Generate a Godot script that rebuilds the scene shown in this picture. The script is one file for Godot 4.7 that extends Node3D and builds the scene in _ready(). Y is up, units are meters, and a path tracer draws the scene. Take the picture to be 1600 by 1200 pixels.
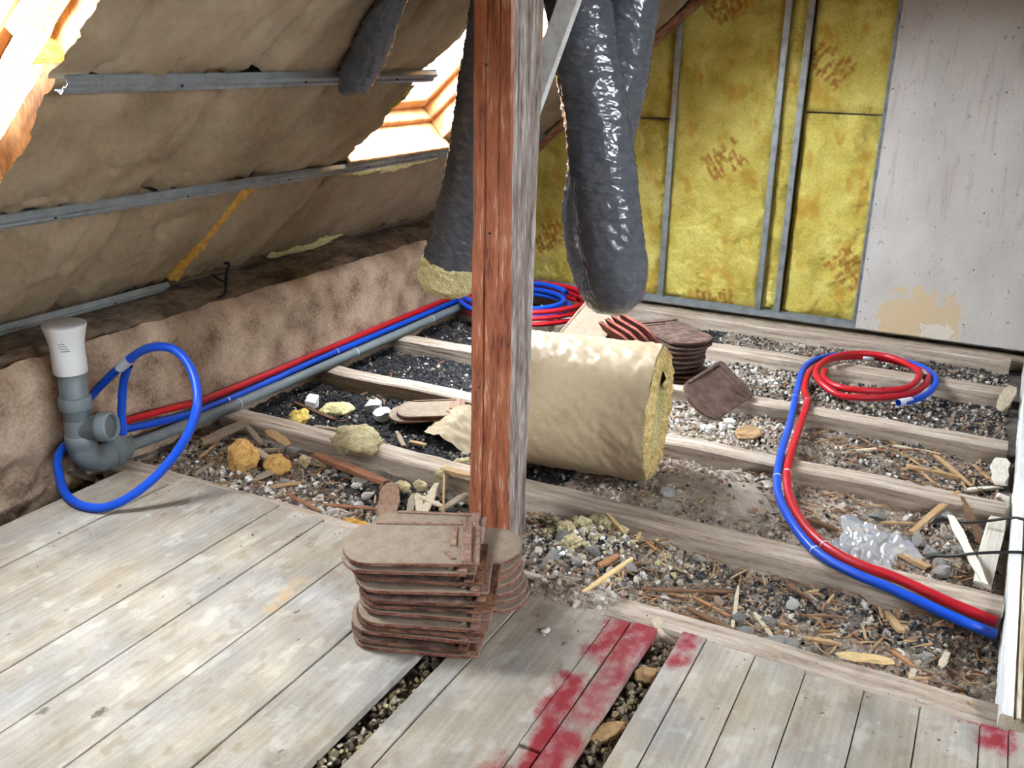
extends Node3D

const SA := 0.7240          # pitch of the roof in radians (about 41.5 degrees)
const FLOOR_Z0 := -2.5
var rng := RandomNumberGenerator.new()
var names := {}
var M := {}
var slope_l: Transform3D
var slope_r: Transform3D
var gn := FastNoiseLite.new()
var wn := FastNoiseLite.new()
var rn := FastNoiseLite.new()

# ------------------------------------------------------------------ naming
func numbered(n: String) -> String:
	if not names.has(n):
		names[n] = 0
		return n
	names[n] += 1
	return "%s_%03d" % [n, names[n]]

func thing(called: String, label: String, category: String, at := Vector3.ZERO, group := "") -> Node3D:
	var o := Node3D.new()
	o.name = numbered(called)
	add_child(o)
	o.position = at
	tag(o, label, category, group)
	return o

func tag(o: Node, label: String, category: String, group := "", kind := "") -> void:
	if label != "": o.set_meta("label", label)
	if category != "": o.set_meta("category", category)
	if group != "": o.set_meta("group", group)
	if kind != "": o.set_meta("kind", kind)

func obj(called: String, mesh: Mesh, m: Material, parent: Node = null, xf := Transform3D.IDENTITY) -> MeshInstance3D:
	var o := MeshInstance3D.new()
	o.mesh = mesh
	if m != null: o.material_override = m
	o.transform = xf
	o.cast_shadow = GeometryInstance3D.SHADOW_CASTING_SETTING_ON
	if parent == null:
		o.name = numbered(called)
		add_child(o)
	else:
		o.name = called
		parent.add_child(o, true)
	return o

func structure(called: String, label: String) -> Node3D:
	var o := Node3D.new()
	o.name = called
	add_child(o)
	o.set_meta("kind", "structure")
	o.set_meta("label", label)
	return o

# ------------------------------------------------------------------ shapes
func tri(st: SurfaceTool, a: Vector3, b: Vector3, c: Vector3, ctr: Vector3) -> void:
	if (a - c).cross(a - b).dot((a + b + c) / 3.0 - ctr) < 0.0:
		var t := b
		b = c
		c = t
	st.add_vertex(a); st.add_vertex(b); st.add_vertex(c)

func quad(st: SurfaceTool, a: Vector3, b: Vector3, c: Vector3, d: Vector3, ctr: Vector3) -> void:
	tri(st, a, b, c, ctr); tri(st, a, c, d, ctr)

func add_cbox(st: SurfaceTool, at: Vector3, size: Vector3, ch := 0.003, basis := Basis.IDENTITY) -> void:
	var h := size * 0.5
	ch = minf(ch, minf(h.x, minf(h.y, h.z)) * 0.6)
	var v := {}
	for sx in [-1, 1]:
		for sy in [-1, 1]:
			for sz in [-1, 1]:
				for ax in 3:
					var p := Vector3(sx * h.x, sy * h.y, sz * h.z)
					var sg := Vector3(sx, sy, sz)
					for k in 3:
						if k != ax: p[k] -= sg[k] * ch
					v[[sx, sy, sz, ax]] = at + basis * p
	for ax in 3:
		var b: int = (ax + 1) % 3
		var c: int = (ax + 2) % 3
		for s in [-1, 1]:
			var q := []
			for o in [[-1, -1], [-1, 1], [1, 1], [1, -1]]:
				var k := [0, 0, 0, ax]
				k[ax] = s; k[b] = o[0]; k[c] = o[1]
				q.append(v[k])
			quad(st, q[0], q[1], q[2], q[3], at)
		for sb in [-1, 1]:
			for sc in [-1, 1]:
				var k1 := [0, 0, 0, b]
				var k2 := [0, 0, 0, b]
				k1[ax] = -1; k1[b] = sb; k1[c] = sc
				k2[ax] = 1; k2[b] = sb; k2[c] = sc
				var k3 := k2.duplicate(); k3[3] = c
				var k4 := k1.duplicate(); k4[3] = c
				quad(st, v[k1], v[k2], v[k3], v[k4], at)
	for sx in [-1, 1]:
		for sy in [-1, 1]:
			for sz in [-1, 1]:
				tri(st, v[[sx, sy, sz, 0]], v[[sx, sy, sz, 1]], v[[sx, sy, sz, 2]], at)

func new_st() -> SurfaceTool:
	var st := SurfaceTool.new()
	st.begin(Mesh.PRIMITIVE_TRIANGLES)
	st.set_smooth_group(-1)
	return st

func done(st: SurfaceTool) -> ArrayMesh:
	st.generate_normals()
	return st.commit()

func cbox(size: Vector3, ch := 0.003, at := Vector3.ZERO) -> ArrayMesh:
	var st := new_st()
	add_cbox(st, at, size, ch)
	return done(st)

# a smooth grid of (nu+1) x (nv+1) points given row by row
func sheet(nu: int, nv: int, pts: PackedVector3Array, uvs := PackedVector2Array(), cols := PackedColorArray()) -> ArrayMesh:
	var st := SurfaceTool.new()
	st.begin(Mesh.PRIMITIVE_TRIANGLES)
	st.set_smooth_group(0)
	for i in pts.size():
		if uvs.size() > 0: st.set_uv(uvs[i])
		if cols.size() > 0: st.set_color(cols[i])
		st.add_vertex(pts[i])
	for j in nv:
		for i in nu:
			var a := j * (nu + 1) + i
			var b := a + 1
			var c := a + nu + 1
			var d := c + 1
			st.add_index(a); st.add_index(b); st.add_index(d)
			st.add_index(a); st.add_index(d); st.add_index(c)
	st.generate_normals()
	return st.commit()

func smooth_path(p: Array, step: float) -> PackedVector3Array:
	var out := PackedVector3Array()
	for i in p.size() - 1:
		var p0: Vector3 = p[max(i - 1, 0)]
		var p1: Vector3 = p[i]
		var p2: Vector3 = p[i + 1]
		var p3: Vector3 = p[min(i + 2, p.size() - 1)]
		var n: int = max(2, int(p1.distance_to(p2) / step))
		for k in n:
			out.append(p1.cubic_interpolate(p2, p0, p3, float(k) / n))
	out.append(p[p.size() - 1])
	return out

# tube along a path; rad may be a number or a Callable(share, angle, length)
func tube(path: PackedVector3Array, rad, sides := 12, capped := true) -> ArrayMesh:
	var n := path.size()
	var pts := PackedVector3Array()
	var t := (path[1] - path[0]).normalized()
	var side := t.cross(Vector3.UP)
	if side.length() < 0.2: side = t.cross(Vector3.RIGHT)
	side = side.normalized()
	var run := 0.0
	for i in n:
		var t2: Vector3 = (path[min(i + 1, n - 1)] - path[max(i - 1, 0)]).normalized()
		side = (side - t2 * side.dot(t2)).normalized()
		var up := side.cross(t2)
		if i > 0: run += path[i].distance_to(path[i - 1])
		for k in sides + 1:
			var a := TAU * (k % sides) / sides
			var r: float = rad if rad is float else rad.call(float(i) / (n - 1), a, run)
			pts.append(path[i] + (side * cos(a) + up * sin(a)) * r)
	var body := sheet(sides, n - 1, pts)
	if not capped: return body
	var st := SurfaceTool.new()
	st.begin(Mesh.PRIMITIVE_TRIANGLES)
	st.append_from(body, 0, Transform3D.IDENTITY)
	var cap := new_st()
	for e in [0, n - 1]:
		var ctr: Vector3 = path[e]
		var inner: Vector3 = path[1] if e == 0 else path[n - 2]
		for k in sides:
			tri(cap, ctr, pts[e * (sides + 1) + k], pts[e * (sides + 1) + k + 1], inner)
	st.append_from(done(cap), 0, Transform3D.IDENTITY)
	return st.commit()

# lathe round y: profile of Vector2(radius, height)
func lathe(prof: Array, sides := 32) -> ArrayMesh:
	var pts := PackedVector3Array()
	for j in prof.size():
		for k in sides + 1:
			var a := -TAU * (k % sides) / sides
			pts.append(Vector3(cos(a) * prof[j].x, prof[j].y, sin(a) * prof[j].x))
	return sheet(sides, prof.size() - 1, pts)

func rock(seed_: int, rough := 0.3, detail := false) -> ArrayMesh:
	var r := RandomNumberGenerator.new()
	r.seed = seed_
	var ph := (1.0 + sqrt(5.0)) / 2.0
	var v := [Vector3(-1, ph, 0), Vector3(1, ph, 0), Vector3(-1, -ph, 0), Vector3(1, -ph, 0), Vector3(0, -1, ph), Vector3(0, 1, ph), Vector3(0, -1, -ph), Vector3(0, 1, -ph), Vector3(ph, 0, -1), Vector3(ph, 0, 1), Vector3(-ph, 0, -1), Vector3(-ph, 0, 1)]
	var f := [[0, 11, 5], [0, 5, 1], [0, 1, 7], [0, 7, 10], [0, 10, 11], [1, 5, 9], [5, 11, 4], [11, 10, 2], [10, 7, 6], [7, 1, 8], [3, 9, 4], [3, 4, 2], [3, 2, 6], [3, 6, 8], [3, 8, 9], [4, 9, 5], [2, 4, 11], [6, 2, 10], [8, 6, 7], [9, 8, 1]]
	for i in 12: v[i] = v[i].normalized() * (0.5 + r.randf_range(-rough, rough) * 0.5)
	var st := new_st()
	for t in f:
		if not detail:
			tri(st, v[t[0]], v[t[1]], v[t[2]], Vector3.ZERO)
		else:
			var a: Vector3 = v[t[0]]
			var b: Vector3 = v[t[1]]
			var c: Vector3 = v[t[2]]
			var ab := lump((a + b) / 2.0, seed_, rough)
			var bc := lump((b + c) / 2.0, seed_, rough)
			var ca := lump((c + a) / 2.0, seed_, rough)
			tri(st, a, ab, ca, Vector3.ZERO); tri(st, ab, b, bc, Vector3.ZERO); tri(st, ca, bc, c, Vector3.ZERO); tri(st, ab, bc, ca, Vector3.ZERO)
	return done(st)

func lump(p: Vector3, s: int, rough: float) -> Vector3:
	return p * (1.12 + rough * 0.7 * rn.get_noise_3d(p.x * 300.0 + s * 37.0, p.y * 300.0, p.z * 300.0))

# a soft, fibrous lump (wool, foam): lat-long ball pushed by noise
func wool_lump(seed_: int, size: Vector3, rough := 0.35, n := 22) -> ArrayMesh:
	var pts := PackedVector3Array()
	for j in n + 1:
		var la := PI * j / n - PI / 2
		for i in 2 * n + 1:
			var lo := -TAU * (i % (2 * n)) / (2 * n)
			var d := Vector3(cos(la) * cos(lo), sin(la), cos(la) * sin(lo))
			var k := 0.5 * (1.0 + rough * (rn.get_noise_3d(d.x * 90 + seed_ * 51, d.y * 90, d.z * 90) * 1.3 + 0.5 * rn.get_noise_3d(d.x * 330 + seed_ * 11, d.y * 330, d.z * 330)))
			pts.append(d * k * size)
	return sheet(2 * n, n, pts)

# unit stick along x with uneven faces and splintered ends
func stick(seed_: int) -> ArrayMesh:
	var r := RandomNumberGenerator.new()
	r.seed = seed_
	var st := new_st()
	var rings := []
	for i in 5:
		var x := -0.5 + i / 4.0
		var k := 1.0 if i > 0 and i < 4 else r.randf_range(0.45, 0.9)
		var ring := []
		for c in [[-1, -1], [-1, 1], [1, 1], [1, -1]]:
			var xx := x + (r.randf_range(-0.03, 0.03) if i == 0 or i == 4 else 0.0)
			ring.append(Vector3(xx, c[0] * 0.5 * k + r.randf_range(-0.12, 0.12), c[1] * 0.5 * k + r.randf_range(-0.1, 0.1)))
		rings.append(ring)
	for i in 4:
		var ctr := Vector3(-0.5 + (i + 0.5) / 4.0, 0, 0)
		for k in 4:
			quad(st, rings[i][k], rings[i][(k + 1) % 4], rings[i + 1][(k + 1) % 4], rings[i + 1][k], ctr)
	for e in [0, 4]: quad(st, rings[e][0], rings[e][1], rings[e][2], rings[e][3], Vector3.ZERO)
	return done(st)

# flat polygon (x, z) pushed up in y with a small chamfer; returns [top, rest]
func slab(poly: Array, y0: float, y1: float, ch: float) -> Array:
	var ctr2 := Vector2.ZERO
	for p in poly: ctr2 += p
	ctr2 /= poly.size()
	var ctr := Vector3(ctr2.x, (y0 + y1) / 2, ctr2.y)
	var top := new_st()
	var rest := new_st()
	var n := poly.size()
	for i in n:
		var a: Vector2 = poly[i]
		var b: Vector2 = poly[(i + 1) % n]
		var ai := a - (a - ctr2).normalized() * ch
		var bi := b - (b - ctr2).normalized() * ch
		tri(top, Vector3(ctr2.x, y1, ctr2.y), Vector3(ai.x, y1, ai.y), Vector3(bi.x, y1, bi.y), ctr)
		quad(top, Vector3(ai.x, y1, ai.y), Vector3(bi.x, y1, bi.y), Vector3(b.x, y1 - ch, b.y), Vector3(a.x, y1 - ch, a.y), ctr)
		quad(rest, Vector3(a.x, y1 - ch, a.y), Vector3(b.x, y1 - ch, b.y), Vector3(b.x, y0, b.y), Vector3(a.x, y0, a.y), ctr)
		tri(rest, Vector3(ctr2.x, y0, ctr2.y), Vector3(a.x, y0, a.y), Vector3(b.x, y0, b.y), ctr)
	return [done(top), done(rest)]

func two_surfaces(a: ArrayMesh, ma: Material, b: ArrayMesh, mb: Material) -> ArrayMesh:
	var m := ArrayMesh.new()
	m.add_surface_from_arrays(Mesh.PRIMITIVE_TRIANGLES, a.surface_get_arrays(0))
	m.add_surface_from_arrays(Mesh.PRIMITIVE_TRIANGLES, b.surface_get_arrays(0))
	m.surface_set_material(0, ma)
	m.surface_set_material(1, mb)
	return m

# ------------------------------------------------------------------ materials
func noise(seed_: int, freq: float, oct := 3) -> FastNoiseLite:
	var n := FastNoiseLite.new()
	n.seed = seed_
	n.frequency = freq
	n.fractal_octaves = oct
	return n

func stops_at(stops: Array, v: float) -> Color:
	v = clampf(v, 0.0, 1.0) * (stops.size() - 1)
	var i := mini(int(v), stops.size() - 2)
	return stops[i].lerp(stops[i + 1], v - i)

func mottled(seed_: int, n: int, fc: float, ff: float, wf: float, gain: float, stops: Array) -> ImageTexture:
	var a := noise(seed_, fc, 4).get_seamless_image(n, n).get_data()
	var b := noise(seed_ + 7, ff, 3).get_seamless_image(n, n).get_data()
	var out := PackedByteArray()
	out.resize(n * n * 3)
	for i in n * n:
		var v := (a[i] * (1.0 - wf) + b[i] * wf) / 255.0
		var c := stops_at(stops, (v - 0.5) * gain + 0.5)
		out[i * 3] = int(c.r * 255.0); out[i * 3 + 1] = int(c.g * 255.0); out[i * 3 + 2] = int(c.b * 255.0)
	var im := Image.create_from_data(n, n, false, Image.FORMAT_RGB8, out)
	im.generate_mipmaps()
	return ImageTexture.create_from_image(im)

func bumps(seed_: int, n: int, freq: float, strength: float, oct := 4) -> ImageTexture:
	var im := noise(seed_, freq, oct).get_seamless_image(n, n)
	im.convert(Image.FORMAT_RGBA8)
	im.bump_map_to_normal_map(strength)
	return ImageTexture.create_from_image(im)

func plain(c: Color, rough := 0.8, metal := 0.0) -> StandardMaterial3D:
	var m := StandardMaterial3D.new()
	m.albedo_color = c
	m.roughness = rough
	m.metallic = metal
	return m

func tri_mat(tex: Texture2D, scale: Vector3, rough := 0.85, bump: Texture2D = null, bs := 1.0, world := true) -> StandardMaterial3D:
	var m := StandardMaterial3D.new()
	m.albedo_texture = tex
	m.uv1_triplanar = true
	m.uv1_world_triplanar = world
	m.uv1_scale = scale
	m.roughness = rough
	if bump != null:
		m.normal_enabled = true
		m.normal_texture = bump
		m.normal_scale = bs
	return m

func make_materials() -> void:
	var fib := bumps(3, 256, 0.06, 6.0)
	M.kraft = tri_mat(mottled(11, 512, 0.006, 0.09, 0.25, 2.2, [Color(0.48, 0.41, 0.315), Color(0.585, 0.51, 0.405), Color(0.625, 0.555, 0.45), Color(0.665, 0.60, 0.50)]), Vector3(0.7, 0.7, 0.7), 0.7, bumps(5, 256, 0.03, 3.0), 0.5)
	M.kraft_light = plain(Color(0.64, 0.57, 0.46), 0.7)
	M.paper = tri_mat(mottled(12, 256, 0.01, 0.1, 0.3, 1.5, [Color(0.65, 0.57, 0.45), Color(0.735, 0.655, 0.53), Color(0.78, 0.71, 0.585)]), Vector3(1.5, 1.5, 1.5), 0.42, bumps(6, 256, 0.02, 4.0), 0.5)
	M.wool = tri_mat(mottled(13, 256, 0.03, 0.15, 0.5, 2.6, [Color(0.66, 0.52, 0.19), Color(0.84, 0.73, 0.36), Color(0.92, 0.84, 0.52)]), Vector3(4, 4, 4), 0.95, fib, 1.2)
	M.wool_pale = tri_mat(mottled(14, 256, 0.03, 0.15, 0.5, 2.2, [Color(0.78, 0.71, 0.45), Color(0.90, 0.86, 0.62), Color(0.95, 0.92, 0.75)]), Vector3(5, 5, 5), 0.95, fib, 1.2)
	M.wool_cream = tri_mat(mottled(16, 256, 0.03, 0.15, 0.5, 2.4, [Color(0.62, 0.50, 0.27), Color(0.82, 0.72, 0.46), Color(0.90, 0.83, 0.62)]), Vector3(4, 4, 4), 0.95, fib, 1.2)
	M.wool_dull = tri_mat(mottled(38, 256, 0.03, 0.15, 0.5, 2.2, [Color(0.62, 0.56, 0.40), Color(0.76, 0.71, 0.54), Color(0.84, 0.80, 0.66)]), Vector3(5, 5, 5), 0.95, fib, 1.2)
	M.foam = tri_mat(mottled(15, 256, 0.03, 0.15, 0.4, 1.8, [Color(0.70, 0.52, 0.26), Color(0.83, 0.65, 0.38), Color(0.88, 0.73, 0.48)]), Vector3(5, 5, 5), 0.95, fib, 0.9)
	M.wool_amber = tri_mat(mottled(15, 256, 0.03, 0.15, 0.4, 2.2, [Color(0.62, 0.42, 0.13), Color(0.80, 0.60, 0.25), Color(0.88, 0.71, 0.38)]), Vector3(5, 5, 5), 0.95, fib, 1.2)
	M.plaster = tri_mat(mottled(16, 512, 0.008, 0.1, 0.35, 1.7, [Color(0.46, 0.38, 0.315), Color(0.63, 0.54, 0.455), Color(0.72, 0.63, 0.54), Color(0.79, 0.71, 0.62)]), Vector3(0.9, 0.9, 0.9), 0.95, bumps(17, 512, 0.11, 3.0), 0.7)
	M.soot = tri_mat(mottled(18, 256, 0.02, 0.1, 0.4, 2.4, [Color(0.22, 0.18, 0.15), Color(0.42, 0.355, 0.29), Color(0.56, 0.485, 0.40)]), Vector3(1.2, 1.2, 0.5), 0.95, bumps(17, 256, 0.11, 3.0), 0.7)
	M.masonry = plain(Color(0.55, 0.5, 0.44), 0.95)
	M.joist = tri_mat(mottled(19, 512, 0.012, 0.12, 0.4, 1.6, [Color(0.48, 0.41, 0.345), Color(0.63, 0.565, 0.50), Color(0.70, 0.645, 0.585), Color(0.77, 0.72, 0.66)]), Vector3(0.35, 4, 4), 0.9, bumps(20, 256, 0.04, 4.0), 0.6)
	M.joist_red = tri_mat(mottled(21, 512, 0.012, 0.12, 0.4, 2.4, [Color(0.34, 0.20, 0.14), Color(0.46, 0.29, 0.21), Color(0.58, 0.42, 0.33)]), Vector3(0.35, 4, 4), 0.9)
	M.deck = tri_mat(mottled(39, 256, 0.012, 0.12, 0.4, 2.0, [Color(0.26, 0.21, 0.165), Color(0.36, 0.30, 0.24), Color(0.45, 0.38, 0.31)]), Vector3(4, 4, 0.4), 0.9)
	M.pine = tri_mat(mottled(22, 256, 0.012, 0.1, 0.4, 2.4, [Color(0.62, 0.43, 0.27), Color(0.76, 0.57, 0.38), Color(0.84, 0.67, 0.48)]), Vector3(3, 0.8, 3), 0.6)
	M.post_red = tri_mat(mottled(23, 512, 0.014, 0.07, 0.4, 2.0, [Color(0.40, 0.20, 0.13), Color(0.57, 0.325, 0.215), Color(0.62, 0.36, 0.24), Color(0.655, 0.395, 0.275), Color(0.78, 0.62, 0.52)]), Vector3(3.0, 0.35, 3.0), 0.75, bumps(24, 256, 0.05, 5.0), 0.6)
	M.post_grey = tri_mat(mottled(25, 512, 0.014, 0.07, 0.4, 1.7, [Color(0.33, 0.26, 0.225), Color(0.52, 0.46, 0.43), Color(0.64, 0.595, 0.57), Color(0.80, 0.78, 0.76)]), Vector3(2.6, 0.35, 2.6), 0.9, bumps(24, 256, 0.05, 5.0), 0.8)
	M.steel = tri_mat(mottled(26, 256, 0.02, 0.1, 0.3, 1.2, [Color(0.52, 0.55, 0.56), Color(0.64, 0.67, 0.68), Color(0.72, 0.75, 0.76)]), Vector3(2, 2, 2), 0.38)
	M.steel.metallic = 0.6
	M.board = plain(Color(0.72, 0.69, 0.66), 0.9)
	M.film = tri_mat(mottled(27, 256, 0.02, 0.1, 0.3, 1.4, [Color(0.30, 0.315, 0.34), Color(0.35, 0.365, 0.395), Color(0.40, 0.415, 0.445)]), Vector3(3, 3, 3), 0.2, bumps(28, 512, 0.014, 6.0, 2), 0.9)
	M.film.uv1_scale = Vector3(3.0, 5.0, 3.0)
	M.blue = plain(Color(0.03, 0.29, 0.76), 0.42)
	M.red = plain(Color(0.70, 0.06, 0.13), 0.42)
	M.tape = plain(Color(0.80, 0.82, 0.86), 0.35)
	M.pvc = tri_mat(mottled(29, 256, 0.02, 0.1, 0.3, 1.2, [Color(0.40, 0.44, 0.455), Color(0.445, 0.485, 0.50), Color(0.48, 0.515, 0.525)]), Vector3(3, 3, 3), 0.45)
	M.white_pvc = plain(Color(0.90, 0.91, 0.90), 0.45)
	M.tile_edge = tri_mat(mottled(30, 256, 0.02, 0.12, 0.4, 2.8, [Color(0.27, 0.15, 0.11), Color(0.45, 0.26, 0.20), Color(0.57, 0.36, 0.29), Color(0.60, 0.47, 0.40)]), Vector3(3, 8, 3), 0.9, bumps(31, 256, 0.08, 4.0), 0.7)
	M.tile_top = tri_mat(mottled(32, 256, 0.02, 0.12, 0.5, 1.1, [Color(0.44, 0.38, 0.32), Color(0.55, 0.485, 0.415), Color(0.61, 0.55, 0.48)]), Vector3(3, 3, 3), 0.95, bumps(31, 256, 0.08, 4.0), 0.5)
	M.tile_brown = tri_mat(mottled(33, 256, 0.02, 0.12, 0.4, 2.4, [Color(0.26, 0.19, 0.16), Color(0.36, 0.275, 0.235), Color(0.45, 0.37, 0.32)]), Vector3(3, 3, 3), 0.95, bumps(31, 256, 0.08, 4.0), 0.6)
	M.tile_rib = tri_mat(mottled(36, 256, 0.03, 0.12, 0.5, 1.8, [Color(0.42, 0.29, 0.235), Color(0.54, 0.42, 0.355), Color(0.61, 0.52, 0.45)]), Vector3(4, 4, 4), 0.92, bumps(31, 256, 0.08, 4.0), 0.7)
	M.tile_dark = tri_mat(mottled(37, 256, 0.02, 0.12, 0.4, 2.8, [Color(0.20, 0.13, 0.10), Color(0.36, 0.22, 0.165), Color(0.47, 0.30, 0.215), Color(0.55, 0.41, 0.31)]), Vector3(3, 8, 3), 0.9)
	M.tile_rust = tri_mat(mottled(34, 256, 0.02, 0.12, 0.4, 2.4, [Color(0.32, 0.13, 0.10), Color(0.48, 0.23, 0.18), Color(0.58, 0.34, 0.28)]), Vector3(3, 3, 3), 0.9)
	M.painted = tri_mat(mottled(35, 256, 0.012, 0.1, 0.4, 2.2, [Color(0.64, 0.57, 0.45), Color(0.78, 0.73, 0.63), Color(0.86, 0.83, 0.77)]), Vector3(5, 5, 0.4), 0.7)
	M.painted_white = tri_mat(mottled(36, 256, 0.012, 0.1, 0.4, 1.8, [Color(0.78, 0.77, 0.74), Color(0.87, 0.87, 0.86), Color(0.91, 0.91, 0.91)]), Vector3(5, 5, 0.4), 0.7)
	M.red_paint = plain(Color(0.62, 0.10, 0.16), 0.6)
	M.styrene = plain(Color(0.93, 0.94, 0.94), 0.6)
	M.cable = plain(Color(0.07, 0.07, 0.07), 0.5)
	var bag := plain(Color(0.88, 0.90, 0.94, 0.32), 0.15)
	bag.transparency = BaseMaterial3D.TRANSPARENCY_ALPHA
	M.bag = bag
	var glass := plain(Color(0.95, 0.98, 1.0, 0.06), 0.02)
	glass.transparency = BaseMaterial3D.TRANSPARENCY_ALPHA
	M.glass = glass
	var wood := {"tan": [Color(0.50, 0.38, 0.25), Color(0.66, 0.53, 0.37), Color(0.75, 0.64, 0.49)], "pale": [Color(0.62, 0.55, 0.46), Color(0.74, 0.68, 0.58), Color(0.82, 0.77, 0.69)], "brown": [Color(0.28, 0.19, 0.12), Color(0.41, 0.29, 0.19), Color(0.54, 0.41, 0.29)], "white": [Color(0.78, 0.74, 0.66), Color(0.86, 0.83, 0.77), Color(0.92, 0.90, 0.86)], "straw": [Color(0.66, 0.53, 0.33), Color(0.82, 0.71, 0.50), Color(0.88, 0.79, 0.61)], "orange": [Color(0.50, 0.32, 0.19), Color(0.63, 0.44, 0.29), Color(0.72, 0.54, 0.39)], "dust": [Color(0.46, 0.41, 0.34), Color(0.58, 0.52, 0.44), Color(0.66, 0.60, 0.52)], "rust": [Color(0.38, 0.22, 0.14), Color(0.54, 0.35, 0.24), Color(0.65, 0.48, 0.37)], "rustdust": [Color(0.44, 0.31, 0.24), Color(0.55, 0.43, 0.35), Color(0.60, 0.51, 0.43)]}
	var k := 40
	for w in wood:
		M["w_" + w] = tri_mat(mottled(k, 128, 0.03, 0.12, 0.4, 2.0, wood[w]), Vector3(1.0, 2.2, 2.2), 0.9, null, 1.0, false)
		k += 1
	M.w_wl = M.w_white
	var vc := plain(Color(1, 1, 1), 0.95)
	vc.vertex_color_use_as_albedo = true
	M.vcol = vc
	var gm := tri_mat(mottled(60, 512, 0.02, 0.14, 0.6, 2.0, [Color(0.74, 0.74, 0.74), Color(0.92, 0.92, 0.92), Color(1, 1, 1)]), Vector3(1.6, 1.6, 1.6), 0.95, bumps(61, 512, 0.09, 6.0), 1.2)
	gm.vertex_color_use_as_albedo = true
	M.ground = gm
	M.pebble = vc

func sl(c: Color) -> Color:
	return c.srgb_to_linear()

# worn floor boards: grain along z, plaster smears, knots, and red spray paint where it lies
func floor_texture() -> ImageTexture:
	var w := 1536
	var h := 880
	var out := PackedByteArray()
	out.resize(w * h * 3)
	var n1 := noise(101, 1.0, 3)
	var n2 := noise(102, 1.0, 4)
	var n3 := noise(103, 1.0, 2)
	var n4 := noise(104, 1.0, 3)
	var seams := [-2.9, -2.656, -2.41, -2.165, -1.95, -1.715, -1.454, -1.222, -1.15, -1.084, -0.754, -0.672, -0.53, -0.385, -0.245, -0.09, 0.05, 0.193, 9.0]
	var tints := []
	var r := RandomNumberGenerator.new()
	r.seed = 8
	for s in seams: tints.append(r.randf_range(-0.03, 0.03))
	var spots := []     # x, z, radius, strength of pale (+) or dark (-) marks
	for k in 46: spots.append([r.randf_range(-2.9, 0.2), r.randf_range(-2.4, -0.6), r.randf_range(0.003, 0.009), -r.randf_range(0.25, 0.5)])
	for k in 26: spots.append([r.randf_range(-2.9, -1.0), r.randf_range(-2.4, -0.6), r.randf_range(0.006, 0.03), r.randf_range(0.06, 0.16)])
	spots.append_array([[-1.93, -1.22, 0.012, -0.5], [-1.80, -1.28, 0.014, -0.6], [-1.38, -1.50, 0.03, 0.2], [-1.55, -1.70, 0.02, 0.16], [-0.19, -2.19, 0.03, -0.12], [-1.31, -1.36, 0.025, -0.16], [-2.5, -2.25, 0.03, -0.2], [-2.38, -2.22, 0.02, -0.2]])
	# spray strokes: x0, z0, x1, z1, half width, strength
	var spray := [[-0.785, -2.30, -0.785, -2.12, 0.028, 1.1], [-0.80, -1.98, -0.79, -1.82, 0.026, 1.2], [-0.775, -1.78, -0.768, -1.6, 0.018, 1.3], [-0.715, -2.32, -0.70, -2.24, 0.04, 1.0], [-0.72, -2.18, -0.71, -2.05, 0.03, 0.75], [-0.715, -1.98, -0.72, -1.85, 0.028, 0.7], [-0.72, -1.75, -0.72, -1.35, 0.035, 0.9], [-0.585, -2.36, -0.575, -2.20, 0.022, 1.1], [0.225, -2.40, 0.228, -2.26, 0.028, 1.2], [0.15, -2.33, 0.25, -2.34, 0.018, 0.9], [-0.80, -1.55, -0.78, -1.4, 0.05, 0.9]]
	for j in h:
		var z := -2.5 + 2.0 * (j + 0.5) / h
		for i in w:
			var x := -3.0 + 3.5 * (i + 0.5) / w
			var g := n1.get_noise_2d(x * 55.0, z * 2.2)
			var m := n2.get_noise_2d(x * 5.0, z * 3.2)
			var f := n3.get_noise_2d(x * 160.0, z * 60.0)
			var p := 0
			while x > seams[p]: p += 1
			var v: float = 0.57 + 0.05 * g + 0.085 * m + 0.03 * f + tints[p]
			var wm := n4.get_noise_2d(x * 3.0 + 40.0, z * 2.0)
			var warm := 0.055 + 0.04 * wm
			var c := Color(v + warm * 0.55, v - 0.006, v - warm * 1.0)
			var pale := n4.get_noise_2d(x * 9.0, z * 6.0 + 90.0)
			if pale > 0.28: c = c.lerp(Color(0.80, 0.79, 0.76), minf((pale - 0.28) * 1.3, 0.3))
			if pale < -0.34: c = c.lerp(Color(0.46, 0.39, 0.31), minf((-0.34 - pale) * 1.6, 0.3))
			out[(j * w + i) * 3] = clampi(int(c.r * 255), 0, 255)
			out[(j * w + i) * 3 + 1] = clampi(int(c.g * 255), 0, 255)
			out[(j * w + i) * 3 + 2] = clampi(int(c.b * 255), 0, 255)
	var im := Image.create_from_data(w, h, false, Image.FORMAT_RGB8, out)
	for s in spots:
		dab(im, w, h, s[0], s[1], s[2], Color(0.9, 0.9, 0.88) if s[3] > 0 else Color(0.22, 0.17, 0.13), absf(s[3]), n3)
	for s in spray:
		stroke(im, w, h, s, n3, n4)
	# fresh splintered wood near the tiles
	stroke(im, w, h, [-1.76, -2.02, -1.73, -1.86, 0.022, 0.5], n3, n4, Color(0.80, 0.62, 0.38))
	im.generate_mipmaps()
	return ImageTexture.create_from_image(im)

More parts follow.
